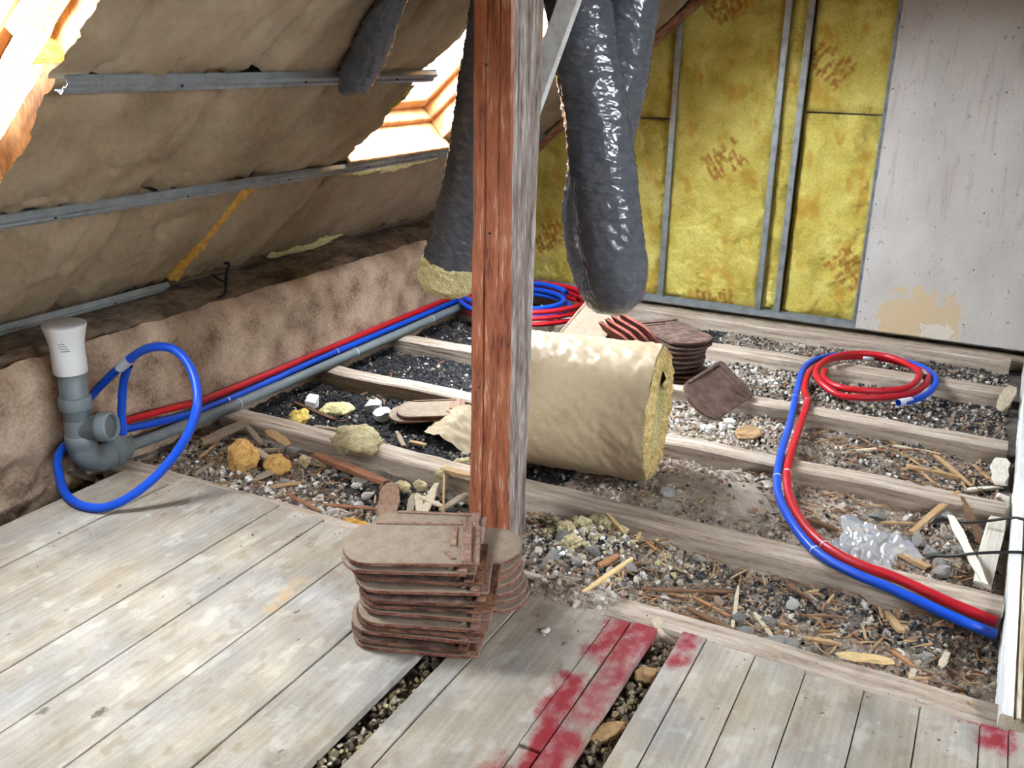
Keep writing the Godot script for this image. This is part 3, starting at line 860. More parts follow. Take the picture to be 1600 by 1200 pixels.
func build_roof() -> void:
	var cl := structure("ceiling_left", "sloping ceiling of brown kraft-faced insulation batts with dark seams")
	cl.transform = slope_l
	var w2 := [-4.66, -3.74]
	var w1 := [-1.93, -1.25]
	deck(cl, [w2, w1], -6.3, 2.8, -1.05, 4.75, 0.10, 1.36, 0.26, M.deck)
	# lowest row, rail to rail
	var zs := [-6.04, -5.52, -4.93, -4.33, -3.73, -3.14, -2.53, -1.93, -1.33, -0.73, -0.1, 0.5, 1.1, 1.7, 2.6]
	for k in zs.size() - 1:
		var lo := -0.80
		var a: float = zs[k]
		var b: float = zs[k + 1]
		if k == 4: b -= 0.035          # the gap where bare wool shows
		batt(cl, lo, -0.005, a, b, 10 + k, 0.035)
	# second row, broken by the skylights
	for r in [[-6.04, -5.4], [-5.4, -4.66], [-3.72, -3.13], [-3.13, -2.53], [-2.53, -1.84], [-1.25, -0.1], [-0.1, 0.7], [0.7, 1.7], [1.7, 2.6]]:
		batt(cl, 0.008, 0.655, r[0], r[1], int(40 + r[0] * 3), 0.03, 0.02, r[0] != -3.72, r[1] != -1.84)
	for r in [[-6.04, -5.4], [-5.4, -4.66], [-3.71, -3.23], [-3.23, -2.63], [-2.63, -1.80], [-1.25, -0.1], [-0.1, 0.7], [0.7, 1.7], [1.7, 2.6]]:
		batt(cl, 0.665, 1.36, r[0], r[1], int(70 + r[0] * 3), 0.03, 0.02, r[0] != -3.71, r[1] != -1.80)
	for r in [[-6.04, -5.1], [-5.1, -4.1], [-4.1, -3.1], [-3.1, -2.1], [-2.1, -1.1], [-1.1, 0.0], [0.0, 1.2], [1.2, 2.6]]:
		batt(cl, 1.37, 2.3, r[0], r[1], int(100 + r[0] * 3), 0.04)
	obj("plaster_lining", cbox(Vector3(2.4, 0.03, 8.8), 0.002), M.board, cl, Transform3D(Basis.IDENTITY, Vector3(3.50, 0.04, -1.75)))
	# wool showing in the open joint and below the far skylight
	var strip := smooth_path([Vector3(-0.02, 0.03, -3.165), Vector3(-0.2, 0.03, -3.155), Vector3(-0.5, 0.025, -3.155), Vector3(-0.78, 0.02, -3.165)], 0.01)
	var gap := obj("bare_wool", tube(strip, func(t, a, l): return 0.042 + 0.016 * wn.get_noise_2d(l * 12.0, a * 2.0), 14), M.wool_amber, cl)
	gap.set_meta("label", "amber glass wool bulging from an open seam")
	var fl := PackedVector3Array()
	for j in 13:
		for i in 61:
			var t := i / 60.0
			var z := lerpf(-3.70, -4.60, t)
			var hang := (0.055 + 0.05 * wn.get_noise_2d(z * 9.0, 4.0) + 0.03 * wn.get_noise_2d(z * 40.0, 9.0)) * sin(t * PI)
			fl.append(Vector3(-0.02 - hang * j / 12.0, -0.034 - 0.012 * sin(j / 12.0 * PI) - 0.006 * wn.get_noise_2d(z * 20, j * 1.0), z))
	var flap := obj("torn_wool", sheet(60, 12, fl), M.wool_pale, cl)
	flap.set_meta("label", "torn pale wool hanging under the skylight")
	var tw := obj("torn_wool", wool_lump(91, Vector3(0.36, 0.14, 0.26), 0.5), M.wool_amber, cl, Transform3D(Basis.IDENTITY, Vector3(1.10, 0.02, -3.72)))
	var yw := obj("bare_wool", wool_lump(92, Vector3(0.22, 0.05, 0.03), 0.4), M.wool, cl, Transform3D(Basis(Vector3.UP, 0.2), Vector3(0.46, 0.01, -3.70)))
	# wool strip laid on the ledge
	var lw := obj("bare_wool", wool_lump(93, Vector3(0.10, 0.05, 0.62), 0.3), M.wool_pale, cl, Transform3D(Basis.IDENTITY, Vector3(-0.80, 0.0, -4.15)))
	skylight("window_1", "pine roof skylight cut into the slope behind the hanging grey duct", slope_l, 0.035, 1.30, w2[0], w2[1], 0.06, 0.18)
	skylight("window_2", "overexposed pine roof skylight at the top left corner", slope_l, 0.14, 1.0, w1[0], w1[1])
	obj("roof_deck", cbox(Vector3(0.37, 0.04, w1[1] - w1[0] + 0.002), 0.001), M.deck, cl, Transform3D(Basis.IDENTITY, Vector3(1.18, 0.26, (w1[0] + w1[1]) / 2)))
	batt(cl, 1.03, 1.36, w1[0], w1[1], 131, 0.02)
	var cr := structure("ceiling_right", "opposite roof slope with pale lining")
	cr.transform = slope_r
	deck(cr, [[-0.75, 0.15], [1.5, 2.4]], -2.8, 6.3, -1.05, 4.75, 0.8, 2.0, 0.1, M.board)
	skylight("window_3", "pine roof skylight in the opposite slope beside the viewer", slope_r, 0.8, 2.0, 1.5, 2.4, -0.07)
	skylight("window_4", "pine roof skylight in the opposite slope just behind the viewer", slope_r, 0.8, 2.0, -0.75, 0.15, -0.07)
	# galvanised rails screwed along the slope
	rail("top", 0.66, [[-1.83, -3.76], [-4.60, -6.02]], "uppermost galvanised ceiling rail, cut off at the skylight in the corner")
	rail("mid", 0.0, [[2.5, -6.02]], "middle galvanised ceiling rail running unbroken under both skylights")
	rail("low", -0.74, [[2.5, -3.06]], "lowest galvanised ceiling rail, ending above the rough wall")
	# orange-brown wood strip where slope and gable meet
	var ss := obj("edge_batten", cbox(Vector3(2.2, 0.05, 0.05), 0.006), M.w_rust, null, slope_l * Transform3D(Basis.IDENTITY, Vector3(0.75, -0.05, -6.0)))
	ss.name = "edge_batten"
	tag(ss, "rusty brown batten along the roof slope against the yellow gable", "batten")

func rail(_id: String, u: float, spans: Array, label: String) -> void:
	for k in spans.size():
		var z0: float = spans[k][0]
		var z1: float = spans[k][1]
		var l := absf(z1 - z0)
		var t := thing("ceiling_rail", label if k == 0 else "uppermost ceiling rail stub beyond the skylight near the gable", "metal rail", Vector3.ZERO, "galvanised rails on the roof slope")
		t.transform = slope_l * Transform3D(Basis.IDENTITY, Vector3(u, -0.034 if u < -0.5 else -0.006, (z0 + z1) / 2))
		# hat profile: web, two sides with rounded shoulders, two lips
		var prof := [Vector2(-0.032, -0.012), Vector2(-0.027, -0.012), Vector2(-0.0235, -0.030), Vector2(-0.021, -0.034), Vector2(-0.006, -0.034), Vector2(-0.003, -0.028), Vector2(0.003, -0.028), Vector2(0.006, -0.034), Vector2(0.021, -0.034), Vector2(0.0235, -0.030), Vector2(0.027, -0.012), Vector2(0.032, -0.012)]
		var st := new_st()
		for i in prof.size() - 1:
			var a: Vector2 = prof[i]
			var b: Vector2 = prof[i + 1]
			for sgn in [0.0, 0.0012]:
				quad(st, Vector3(a.x, a.y + sgn, -l / 2), Vector3(b.x, b.y + sgn, -l / 2), Vector3(b.x, b.y + sgn, l / 2), Vector3(a.x, a.y + sgn, l / 2), Vector3(0, 0, 0))
			for e in [-l / 2, l / 2]:
				quad(st, Vector3(a.x, a.y, e), Vector3(b.x, b.y, e), Vector3(b.x, b.y + 0.0012, e), Vector3(a.x, a.y + 0.0012, e), Vector3.ZERO)
		obj("channel", done(st), M.steel, t)
		var sm := lathe([Vector2(0.0, 0.003), Vector2(0.004, 0.0025), Vector2(0.0045, 0.0), Vector2(0.003, -0.012)], 8)
		var x := -l / 2 + 0.3
		while x < l / 2 - 0.1:
			obj("screw", sm, M.cable, t, Transform3D(Basis(Vector3.RIGHT, PI), Vector3(0, -0.034, x)))
			x += 0.6

# ------------------------------------------------------------------ gable with wool, studs and plasterboard
func build_back_wall() -> void:
	var wb := structure("wall_back", "gable wall packed with yellow glass wool panels")
	obj("masonry_core", cbox(Vector3(9.0, 4.9, 0.3), 0.01), M.masonry, wb, Transform3D(Basis.IDENTITY, Vector3(0.5, 2.1, -6.30)))
	var wt := uv_mat(wool_texture(), 0.95)
	wt.normal_enabled = true
	wt.normal_texture = bumps(72, 512, 0.05, 5.0)
	wt.normal_scale = 0.8
	# panels: x0, x1, y0, y1
	for q in [[-3.10, -2.52, 0.02, 1.9], [-2.52, -1.955, 0.02, 1.20], [-2.52, -1.955, 1.21, 2.4], [-1.955, -1.27, 0.02, 2.45], [-1.27, -1.13, 0.02, 2.45], [-1.12, -0.60, 0.02, 1.28], [-1.12, -0.60, 1.29, 2.5], [-0.61, 0.60, 0.02, 2.5], [0.60, 1.8, 0.02, 2.5], [1.8, 3.0, 0.02, 2.0]]:
		var nx := int((q[1] - q[0]) / 0.02)
		var ny := int((q[3] - q[2]) / 0.025)
		var pts := PackedVector3Array()
		var uvs := PackedVector2Array()
		for j in ny + 1:
			for i in nx + 1:
				var a := float(i) / nx
				var b := float(j) / ny
				var x := lerpf(q[0] + 0.002, q[1] - 0.002, a)
				var y := lerpf(q[2], q[3], b)
				var e := minf(minf(a, 1.0 - a) * (q[1] - q[0]), minf(b, 1.0 - b) * (q[3] - q[2]))
				var z := -6.075 - 0.03 * exp(-e / 0.018) + 0.012 * wn.get_noise_2d(x * 3.0, y * 2.2) + 0.004 * wn.get_noise_2d(x * 14.0, y * 14.0)
				pts.append(Vector3(x, y, z))
				uvs.append(Vector2((x + 3.2) / 4.0, (4.0 - y) / 4.0))
		obj("insulation_panel", sheet(nx, ny, pts, uvs), wt, wb)
	obj("plaster_gable", cbox(Vector3(9.0, 2.4, 0.05), 0.005), M.board, wb, Transform3D(Basis.IDENTITY, Vector3(0.5, 3.65, -6.12)))
	obj("sill_mortar", cbox(Vector3(7.4, 0.10, 0.10), 0.02), M.w_dust, wb, Transform3D(Basis.IDENTITY, Vector3(0.5, -0.085, -6.06)))
	# studs
	stud(-1.93, 2.4, 0.0, "single galvanised wall stud nearest the sloping ceiling on the yellow gable")
	stud(-1.262, 2.5, 0.006, "left stud of the close pair on the yellow gable")
	stud(-1.140, 2.5, 0.0, "right stud of the close pair on the yellow gable")
	stud(-0.648, 2.5, 0.0, "galvanised stud along the edge of the grey plasterboard")
	var tr := thing("floor_track", "galvanised floor track under the yellow gable insulation", "metal track", Vector3(-1.22, 0.0, -6.05))
	obj("web", cbox(Vector3(3.7, 0.002, 0.05), 0.0005), M.steel, tr)
	obj("flange", cbox(Vector3(3.7, 0.04, 0.002), 0.0005), M.steel, tr, Transform3D(Basis.IDENTITY, Vector3(0, 0.02, 0.026)))
	obj("flange", cbox(Vector3(3.7, 0.04, 0.002), 0.0005), M.steel, tr, Transform3D(Basis.IDENTITY, Vector3(0, 0.02, -0.024)))
	# plasterboard
	var bm := uv_mat(board_texture(), 0.85)
	var pb := thing("plasterboard_sheet", "grey plasterboard sheet on the gable with a torn tan patch at its foot", "plasterboard", Vector3(-0.04, 0.0, -6.015))
	var map := func(p: Vector3) -> Vector2: return Vector2((p.x + 0.60) / 1.2, (2.4 - p.y) / 2.4)
	obj("face", mapped_box(Vector3(0, 1.21, 0), Vector3(1.2, 2.4, 0.0126), 0.002, map), bm, pb)
	var scr := lathe([Vector2(0.0, 0.001), Vector2(0.004, 0.001), Vector2(0.0045, -0.002)], 8)
	for k in 7:
		for xx in [-0.585, 0.0]:
			obj("screw", scr, M.cable, pb, Transform3D(Basis(Vector3.RIGHT, PI / 2), Vector3(xx, 0.12 + k * 0.33, 0.0068)))
	var pb2 := thing("plasterboard_sheet", "second plasterboard sheet past the right edge of the view", "plasterboard", Vector3(1.165, 0.0, -6.015))
	obj("face", mapped_box(Vector3(0, 1.21, 0), Vector3(1.2, 2.4, 0.0126), 0.002, map), M.board, pb2)

func stud(x: float, h: float, lean: float, label: String) -> void:
	var t := thing("wall_stud", label, "metal stud", Vector3(x, 0.0, -6.04), "galvanised studs on the gable")
	t.rotation.z = lean
	obj("web", cbox(Vector3(0.034, h, 0.002), 0.0005), M.steel, t, Transform3D(Basis.IDENTITY, Vector3(0, h / 2, 0)))
	for s in [-1, 1]:
		obj("flange", cbox(Vector3(0.002, h, 0.03), 0.0005), M.steel, t, Transform3D(Basis.IDENTITY, Vector3(s * 0.017, h / 2, -0.015)))
		obj("bead", cbox(Vector3(0.006, h, 0.003), 0.001), M.steel, t, Transform3D(Basis.IDENTITY, Vector3(s * 0.009, h / 2, 0.002)))

# ------------------------------------------------------------------ post and brace
func build_post() -> void:
	var t := thing("roof_post", "square timber post, reddish brown front and weathered grey side, in the centre", "post", Vector3(-1.41, -0.10, -2.70))
	var org := t.position
	var n := 90
	var red := new_st()
	var grey := new_st()
	# section: a runs along the front, b along the side; v-grooves are drying cracks
	var sec := [[0.0, 0.0], [0.30, 0.0], [0.325, 0.05], [0.345, 0.0], [0.66, 0.0], [0.675, 0.03], [0.69, 0.0], [0.965, 0.0], [1.0, 0.04], [1.0, 0.20], [0.93, 0.225], [1.0, 0.25], [1.0, 0.6], [0.985, 0.62], [1.0, 0.64], [1.0, 1.0], [0.0, 1.0]]
	var prev := []
	for i in n + 1:
		var y := -0.10 + 2.55 * i / n
		var k := y / 1.74
		var a0 := Vector2(-1.490, -2.632).lerp(Vector2(-1.487, -2.648), k)
		var b0 := Vector2(-1.330, -2.630).lerp(Vector2(-1.352, -2.632), k)
		var c0 := Vector2(-1.333, -2.765).lerp(Vector2(-1.330, -2.80), k)
		var ring := []
		for q in sec.size():
			var sa: float = sec[q][0]
			var sb: float = sec[q][1]
			if sb > 0.0 and sb < 0.3 and q < 8: sb *= clampf(0.6 + 1.2 * wn.get_noise_2d(y * 1.2, q * 9.0) + 0.5, 0.05, 1.5)
			if q == 10: sa = 1.0 - 0.07 * clampf((y - 0.75) / 0.4, 0.05, 1.0)
			var p := a0.lerp(b0, sa) + (c0 - b0) * sb
			p += Vector2(wn.get_noise_2d(y * 2.5, q * 0.6), wn.get_noise_2d(y * 2.5 + 30, q * 0.6)) * 0.0035
			ring.append(Vector3(p.x, y, p.y) - org)
		if i > 0:
			var ctr := Vector3(0.0, y - org.y, 0.0)
			for q in sec.size():
				var q2 := (q + 1) % sec.size()
				quad(red if (q < 8 or q == sec.size() - 1) else grey, prev[q], prev[q2], ring[q2], ring[q], ctr)
		prev = ring
	var body := obj("timber", two_surfaces(done(red), M.post_red, done(grey), M.post_grey), null, t)
	var nail := lathe([Vector2(0.0, 0.002), Vector2(0.004, 0.002), Vector2(0.004, -0.004)], 8)
	for p in [Vector3(-0.045, 0.62, 0.072), Vector3(-0.03, 1.66, 0.066), Vector3(-0.01, 1.15, 0.07)]:
		obj("nail", nail, M.cable, t, Transform3D(Basis(Vector3.RIGHT, PI / 2), p))
	var br := thing("diagonal_brace", "pale diagonal brace plank behind the top of the post", "brace", Vector3(-1.49, 1.19, -2.86))
	var d := (Vector3(-1.05, 2.35, -2.88) - br.position)
	var basis := Basis(Vector3.BACK, atan2(d.y, d.x))
	obj("plank", cbox(Vector3(d.length(), 0.07, 0.03), 0.004), M.painted_white, br, Transform3D(basis, d / 2))
	var pu := thing("roof_purlin", "heavy timber purlin carried by the post above the view", "purlin", Vector3(-1.4, 2.33, -1.75))
	obj("timber", cbox(Vector3(0.18, 0.22, 8.5), 0.012), M.joist_red, pu)

# ------------------------------------------------------------------ frame timber lying along the right edge
func build_beam() -> void:
	var t := thing("frame_timber", "cream painted grooved frame timber lying along the right edge of the opened floor", "timber", Vector3(0.235, 0.0, -2.36))
	t.rotation.y = -0.021
	var prof := [Vector2(0.0, -0.12), Vector2(0.0, 0.012), Vector2(0.004, 0.018), Vector2(0.030, 0.018), Vector2(0.032, 0.010), Vector2(0.037, 0.010), Vector2(0.039, 0.018), Vector2(0.048, 0.018), Vector2(0.050, 0.008), Vector2(0.058, 0.008), Vector2(0.060, 0.02), Vector2(0.17, 0.02), Vector2(0.17, -0.12)]
	var l := 3.62
	var white := new_st()
	var cream := new_st()
	for i in prof.size():
		var a: Vector2 = prof[i]
		var b: Vector2 = prof[(i + 1) % prof.size()]
		quad(white if i < 4 else cream, Vector3(a.x, a.y, 0), Vector3(b.x, b.y, 0), Vector3(b.x, b.y, -l), Vector3(a.x, a.y, -l), Vector3(0.085, -0.08, -l / 2))
	for e in [0.0, -l]:
		for i in range(1, prof.size() - 1):
			tri(cream, Vector3(0, -0.12, e), Vector3(prof[i].x, prof[i].y, e), Vector3(prof[i + 1].x, prof[i + 1].y, e), Vector3(0.085, 0, -l / 2))
	obj("moulding", two_surfaces(done(white), M.painted_white, done(cream), M.painted), null, t)
	for k in [[-1.02, 0.005], [-1.20, 0.006], [-1.30, 0.010]]:
		var mk := obj("paint_mark", cbox(Vector3(0.07, 0.0012, k[1]), 0.0003), M.red_paint, t, Transform3D(Basis(Vector3.UP, rng.randf_range(-0.2, 0.2)), Vector3(0.078, 0.0204, k[0])))
		mk.set_meta("label", "red paint stroke")

# ------------------------------------------------------------------ ducts
func duct_mesh(path: PackedVector3Array, r: float, seed_: int, taper: Callable) -> ArrayMesh:
	return tube(path, func(t, a, l):
		var w := wn.get_noise_3d(cos(a) * 1.2 + seed_, sin(a) * 1.2, l * 4.0) * 0.009
		var q := wn.get_noise_3d(cos(a) * 1.5 + seed_ * 3, sin(a) * 1.5, l * 20.0)
		w -= 0.005 * exp(-q * q * 160.0)
		var q3 := wn.get_noise_3d(cos(a) * 2.2 + seed_ * 5, sin(a) * 2.2, l * 11.0 + a)
		w += 0.004 * exp(-q3 * q3 * 260.0)
		w += wn.get_noise_3d(cos(a) * 2.0 + seed_, sin(a) * 2.0, l * 24.0) * 0.0016
		return (r + w) * taper.call(t), 56)

func build_ducts() -> void:
	var a := thing("insulated_duct", "grey film-sleeved flexible duct hanging behind the post, pale wool at its open end", "duct", Vector3(-1.86, 0.74, -3.05))
	var o := a.position
	var p := []
	for q in [Vector3(-1.56, 2.28, -3.05), Vector3(-1.585, 2.0, -3.05), Vector3(-1.625, 1.76, -3.05), Vector3(-1.672, 1.49, -3.05), Vector3(-1.706, 1.28, -3.05), Vector3(-1.752, 1.06, -3.05), Vector3(-1.80, 0.89, -3.05), Vector3(-1.83, 0.79, -3.05)]: p.append(q - o)
	obj("sleeve", duct_mesh(smooth_path(p, 0.007), 0.105, 3, func(t): return 0.80 + 0.18 * t + 0.02 * sin(t * 9.0)), M.film, a)
	var e := smooth_path([Vector3(-1.815, 0.84, -3.05) - o, Vector3(-1.828, 0.79, -3.05) - o, Vector3(-1.84, 0.745, -3.05) - o, Vector3(-1.847, 0.715, -3.05) - o], 0.006)
	obj("wool_end", tube(e, func(t, an, l): return (0.113 + 0.012 * wn.get_noise_3d(cos(an) * 3, sin(an) * 3, l * 40.0)) * (1.0 if t < 0.7 else 1.0 - (t - 0.7) * 1.1) - (0.01 if t < 0.1 else 0.0), 48), M.wool_pale, a)
	var b := thing("insulated_duct", "large grey film-sleeved flexible duct hanging in a bent loop right of the post", "duct", Vector3(-1.2, 0.72, -3.12))
	o = b.position
	p = []
	for q in [Vector3(-1.48, 2.45, -3.0), Vector3(-1.39, 2.05, -3.0), Vector3(-1.315, 1.766, -3.02), Vector3(-1.248, 1.467, -3.03), Vector3(-1.193, 1.160, -3.04), Vector3(-1.158, 0.98, -3.04), Vector3(-1.150, 0.87, -3.07), Vector3(-1.185, 0.805, -3.14), Vector3(-1.255, 0.835, -3.22), Vector3(-1.305, 0.93, -3.25), Vector3(-1.320, 1.08, -3.26), Vector3(-1.295, 1.30, -3.26), Vector3(-1.262, 1.50, -3.26), Vector3(-1.232, 1.773, -3.26), Vector3(-1.20, 2.2, -3.26), Vector3(-1.17, 2.45, -3.26)]: p.append(q - o)
	obj("sleeve", duct_mesh(smooth_path(p, 0.008), 0.118, 9, func(t): return 0.86 + 0.10 * sin(t * PI)), M.film, b)
	var f := thing("film_sleeve", "short grey plastic duct sleeve with a crumpled closed end lying against the slope", "duct", slope_l * Vector3(0.66, -0.09, -3.15))
	var ff := []
	for q in [[0.66, -0.09, -3.03], [0.70, -0.09, -3.03], [0.76, -0.09, -3.03], [0.85, -0.09, -3.00], [0.96, -0.10, -2.93], [1.10, -0.10, -2.86], [1.35, -0.10, -2.78], [1.6, -0.1, -2.7]]: ff.append(slope_l * Vector3(q[0], q[1], q[2]) - f.position)
	obj("sleeve", duct_mesh(smooth_path(ff, 0.008), 0.068, 15, func(t): return clampf(0.25 + t * 11.0, 0.0, 1.0) * (1.0 - 0.42 * smoothstep(0.25, 0.6, t))), M.film, f)

# ------------------------------------------------------------------ roll of insulation
func build_roll() -> void:
	var t := thing("insulation_roll", "roll of kraft-faced glass wool lying on its side behind the post", "insulation roll", Vector3(-1.40, -0.045, -3.38))
	t.rotation.y = 0.15
	var turns := 1.30
	var n := 120
	var nx := 44
	var len := 0.66
	var cr := 0.283
	var outer := PackedVector3Array()
	var wool := PackedVector3Array()
	var spine := func(s: float) -> Array:
		# s 0..1: from the loose outer end at the back, over the top, down the front, under and inside
		var ang := PI + 0.35 - s * turns * TAU
		var r: float = cr - 0.012 * sin(s * 9.0) - 0.085 * maxf(0.0, s * turns - 0.72) / 0.55
		return [ang, r]
	var ring := []
	for i in n + 1:
		var q: Array = spine.call(float(i) / n)
		ring.append(q)
	var at := func(q: Array, r: float, x: float) -> Vector3:
		return Vector3(x, cr + r * sin(q[0]) * (0.98 if sin(q[0]) < 0 else 1.0), r * cos(q[0]))
	for j in nx + 1:
		for i in n + 1:
			var x := -len / 2 + len * j / nx
			if j == 0 or j == nx: x += 0.008 * wn.get_noise_2d(i * 0.15, j * 3.0)
			var q: Array = ring[i]
			var crease := 0.0
			var w := wn.get_noise_2d(x * 9.0 + q[0] * 1.1, q[0] * 2.2 - x * 3.0)
			crease -= 0.006 * exp(-w * w * 130.0)
			var w2 := wn.get_noise_2d(x * 16.0 - q[0] * 0.6 + 20.0, q[0] * 3.0 + 50.0)
			crease += 0.0045 * exp(-w2 * w2 * 160.0)
			crease += 0.004 * wn.get_noise_2d(x * 5.0, q[0] * 1.6)
			outer.append(at.call(q, q[1] + crease, x))
	obj("kraft_facing", sheet(n, nx, outer), M.paper, t)
	# wool ribbon: closed section (outer skin, inner skin) swept along x
	var sec := 2 * n + 2
	for j in nx + 1:
		for i in sec + 1:
			var ii := i % sec
			var x := -len / 2 + len * j / nx
			var inn := ii > n
			var k: int = ii if not inn else sec - 1 - ii
			var q: Array = ring[k]
			var th := 0.075 + 0.02 * wn.get_noise_2d(k * 0.10, 5.0)
			if k < 5: th *= 0.35 + 0.13 * k
			var r: float = q[1] - 0.007 - (th if inn else 0.0)
			var xx := x * 1.012 + (0.014 * wn.get_noise_2d(k * 0.5, 9.0 * j) if j == 0 or j == nx else 0.0)
			wool.append(at.call(q, r, xx))
	obj("glass_wool", sheet(sec, nx, wool), M.wool_pale, t)
	# ragged end faces
	for e in [-1, 1]:
		var face := PackedVector3Array()
		for i in n + 1:
			var q: Array = ring[i]
			var th := 0.075 + 0.02 * wn.get_noise_2d(i * 0.10, 5.0)
			if i < 5: th *= 0.35 + 0.13 * i
			for m in 7:
				var bulge := sin(m / 6.0 * PI) * (0.022 + 0.018 * wn.get_noise_2d(i * 0.9, m * 4.0 + e))
				face.append(at.call(q, q[1] - 0.007 - th * m / 6.0, e * (len / 2 * 1.012 + bulge)))
		obj("wool_end", sheet(6, n, face), M.wool_cream, t)

# ------------------------------------------------------------------ roof tiles
var tile_meshes := {}
func tile_body(kind: String) -> Array:
	if tile_meshes.has(kind): return tile_meshes[kind]
	var w := 0.215
	var poly := [Vector2(0.165, -w / 2), Vector2(0.165, w / 2)]
	for k in 11:
		var a := PI / 2 + PI * k / 10.0
		poly.append(Vector2(-0.095 + 0.075 * cos(a), sin(a) * w / 2))
	var two := slab(poly, 0.0045, 0.016, 0.0025)
	var top: Material = M.tile_top
	var edge: Material = M.tile_edge
	if kind == "brown": top = M.tile_brown; edge = M.tile_brown
	if kind == "dark": top = M.tile_brown; edge = M.tile_dark
	if kind == "rust": top = M.tile_rust; edge = M.tile_rust
	var body := two_surfaces(two[0], top, two[1], edge)
	var st := new_st()
	add_cbox(st, Vector3(0.153, 0.0195, 0.0), Vector3(0.026, 0.0095, w), 0.003)
	add_cbox(st, Vector3(0.118, 0.0185, -0.03), Vector3(0.016, 0.0075, w * 0.5), 0.003)
	add_cbox(st, Vector3(0.112, 0.0180, 0.07), Vector3(0.014, 0.0065, w * 0.22), 0.003, Basis(Vector3.UP, 0.5))
	add_cbox(st, Vector3(0.176, 0.0085, 0.0), Vector3(0.024, 0.008, w * 0.94), 0.003)
	var rib := done(st)
	st = new_st()
	add_cbox(st, Vector3(0.03, 0.0185, -w / 2 + 0.009), Vector3(0.25, 0.006, 0.012), 0.002)
	var side := done(st)
	st = new_st()
	add_cbox(st, Vector3(0.14, -0.003, 0.0), Vector3(0.018, 0.006, 0.05), 0.002)
	tile_meshes[kind] = [body, rib, side, done(st), M.tile_rib if kind == "plain" else edge]
	return tile_meshes[kind]

func tile(kind: String, at: Vector3, turn: float, label: String, group: String, tilt := Vector3.ZERO, scale_ := 1.0) -> Node3D:
	var t := thing("roof_tile", label, "roof tile", at, group)
	t.basis = Basis(Vector3.UP, turn) * Basis.from_euler(tilt)
	if scale_ != 1.0: t.scale = Vector3(scale_, 1.0, scale_)
	var m := tile_body(kind)
	obj("body", m[0], null, t)
	obj("locking_rib", m[1], m[4], t)
	obj("side_rib", m[2], m[4], t)
	obj("hook", m[3], m[4], t)
	return t

func build_tiles() -> void:
	# front stack beside the post: rounded noses to the left, locking ribs to the right
	var g1 := "tiles stacked in front of the post"
	var n := 12
	for k in n:
		var f := float(k) / (n - 1)
		var x := -1.285 + 0.02 * f
		var z := -1.955 - 0.015 * f
		var turn := 0.30 + 0.17 * f
		if k < 3: x -= 0.012
		elif k < 8: x += 0.018
		else: x -= 0.025 * (k - 7) / 2.0
		x += rng.randf_range(-0.011, 0.011)
		z += rng.randf_range(-0.009, 0.009)
		var lab := "rusty roof tile inside the tall front stack"
		if k == n - 1: lab = "dusty top tile of the tall stack in front of the post"
		elif k == 0: lab = "bottom tile of the tall stack in front of the post"
		tile("dark" if k in [1, 3, 6, 7, 9] else "plain", Vector3(x, 0.002 + k * 0.0246, z), turn + rng.randf_range(-0.03, 0.03), lab, g1, Vector3(rng.randf_range(-0.008, 0.008), 0, rng.randf_range(-0.01, 0.02)), 1.08)
	# second, lower stack tight behind it with noses to the right
	var g2 := "tiles stacked behind the front stack"
	for k in 7:
		var lab := "roof tile in the lower stack wedged by the post"
		if k == 6: lab = "top tile of the lower stack wedged against the post foot"
		tile("plain", Vector3(-1.235 + rng.randf_range(-0.012, 0.012) - 0.006 * k, 0.002 + k * 0.0255, -2.235 + rng.randf_range(-0.008, 0.008)), PI + 0.22 + rng.randf_range(-0.08, 0.08), lab, g2, Vector3(rng.randf_range(-0.01, 0.01), 0, 0), 0.98)
	tile("plain", Vector3(-1.385, 0.20, -2.16), 0.42, "single tile showing its rounded nose behind the stack top", g2, Vector3(0.04, 0, 0.0), 1.0)
	# stack behind the insulation roll
	var g3 := "tiles stacked behind the insulation roll"
	for k in 11:
		var lab := "dark brown tile in the stack behind the roll"
		if k == 10: lab = "flat top tile with rounded nose of the stack behind the roll"
		tile("brown", Vector3(-1.42 + rng.randf_range(-0.015, 0.015) + 0.012 * sin(k * 0.9), -0.075 + k * 0.0262, -4.70 + rng.randf_range(-0.012, 0.012)), PI - 0.62 + rng.randf_range(-0.06, 0.06), lab, g3, Vector3(0.0, 0.0, rng.randf_range(-0.01, 0.01)), 1.28)
	for k in 4:
		tile("rust", Vector3(-1.70 + k * 0.045, 0.05 + k * 0.03, -4.74 + k * 0.02), PI - 0.75, "red tile leaning slantwise behind the insulation roll", "red tiles leaning behind the roll", Vector3(0.95, 0, 0.0), 1.15)
	tile("plain", Vector3(-1.97, 0.10, -4.92), 1.45, "pale tile tilted up between red coil and stacked tiles", "", Vector3(0.0, 0, 0.40), 1.35)
	tile("brown", Vector3(-1.07, 0.03, -4.33), 1.37, "single brown tile leaning against the stack behind the roll", "", Vector3(0.62, 0, 0.16), 1.12)
	# broken tiles among the cinders left of the post
	tile("plain", Vector3(-2.27, -0.055, -3.55), 0.55, "lower of two dusty tiles lying on the cinders left of the post", "", Vector3(0.02, 0, 0.03), 0.95)
	tile("plain", Vector3(-2.24, -0.032, -3.56), 0.48, "upper of two dusty tiles lying on the cinders left of the post", "", Vector3(0.03, 0, 0.05), 0.9)

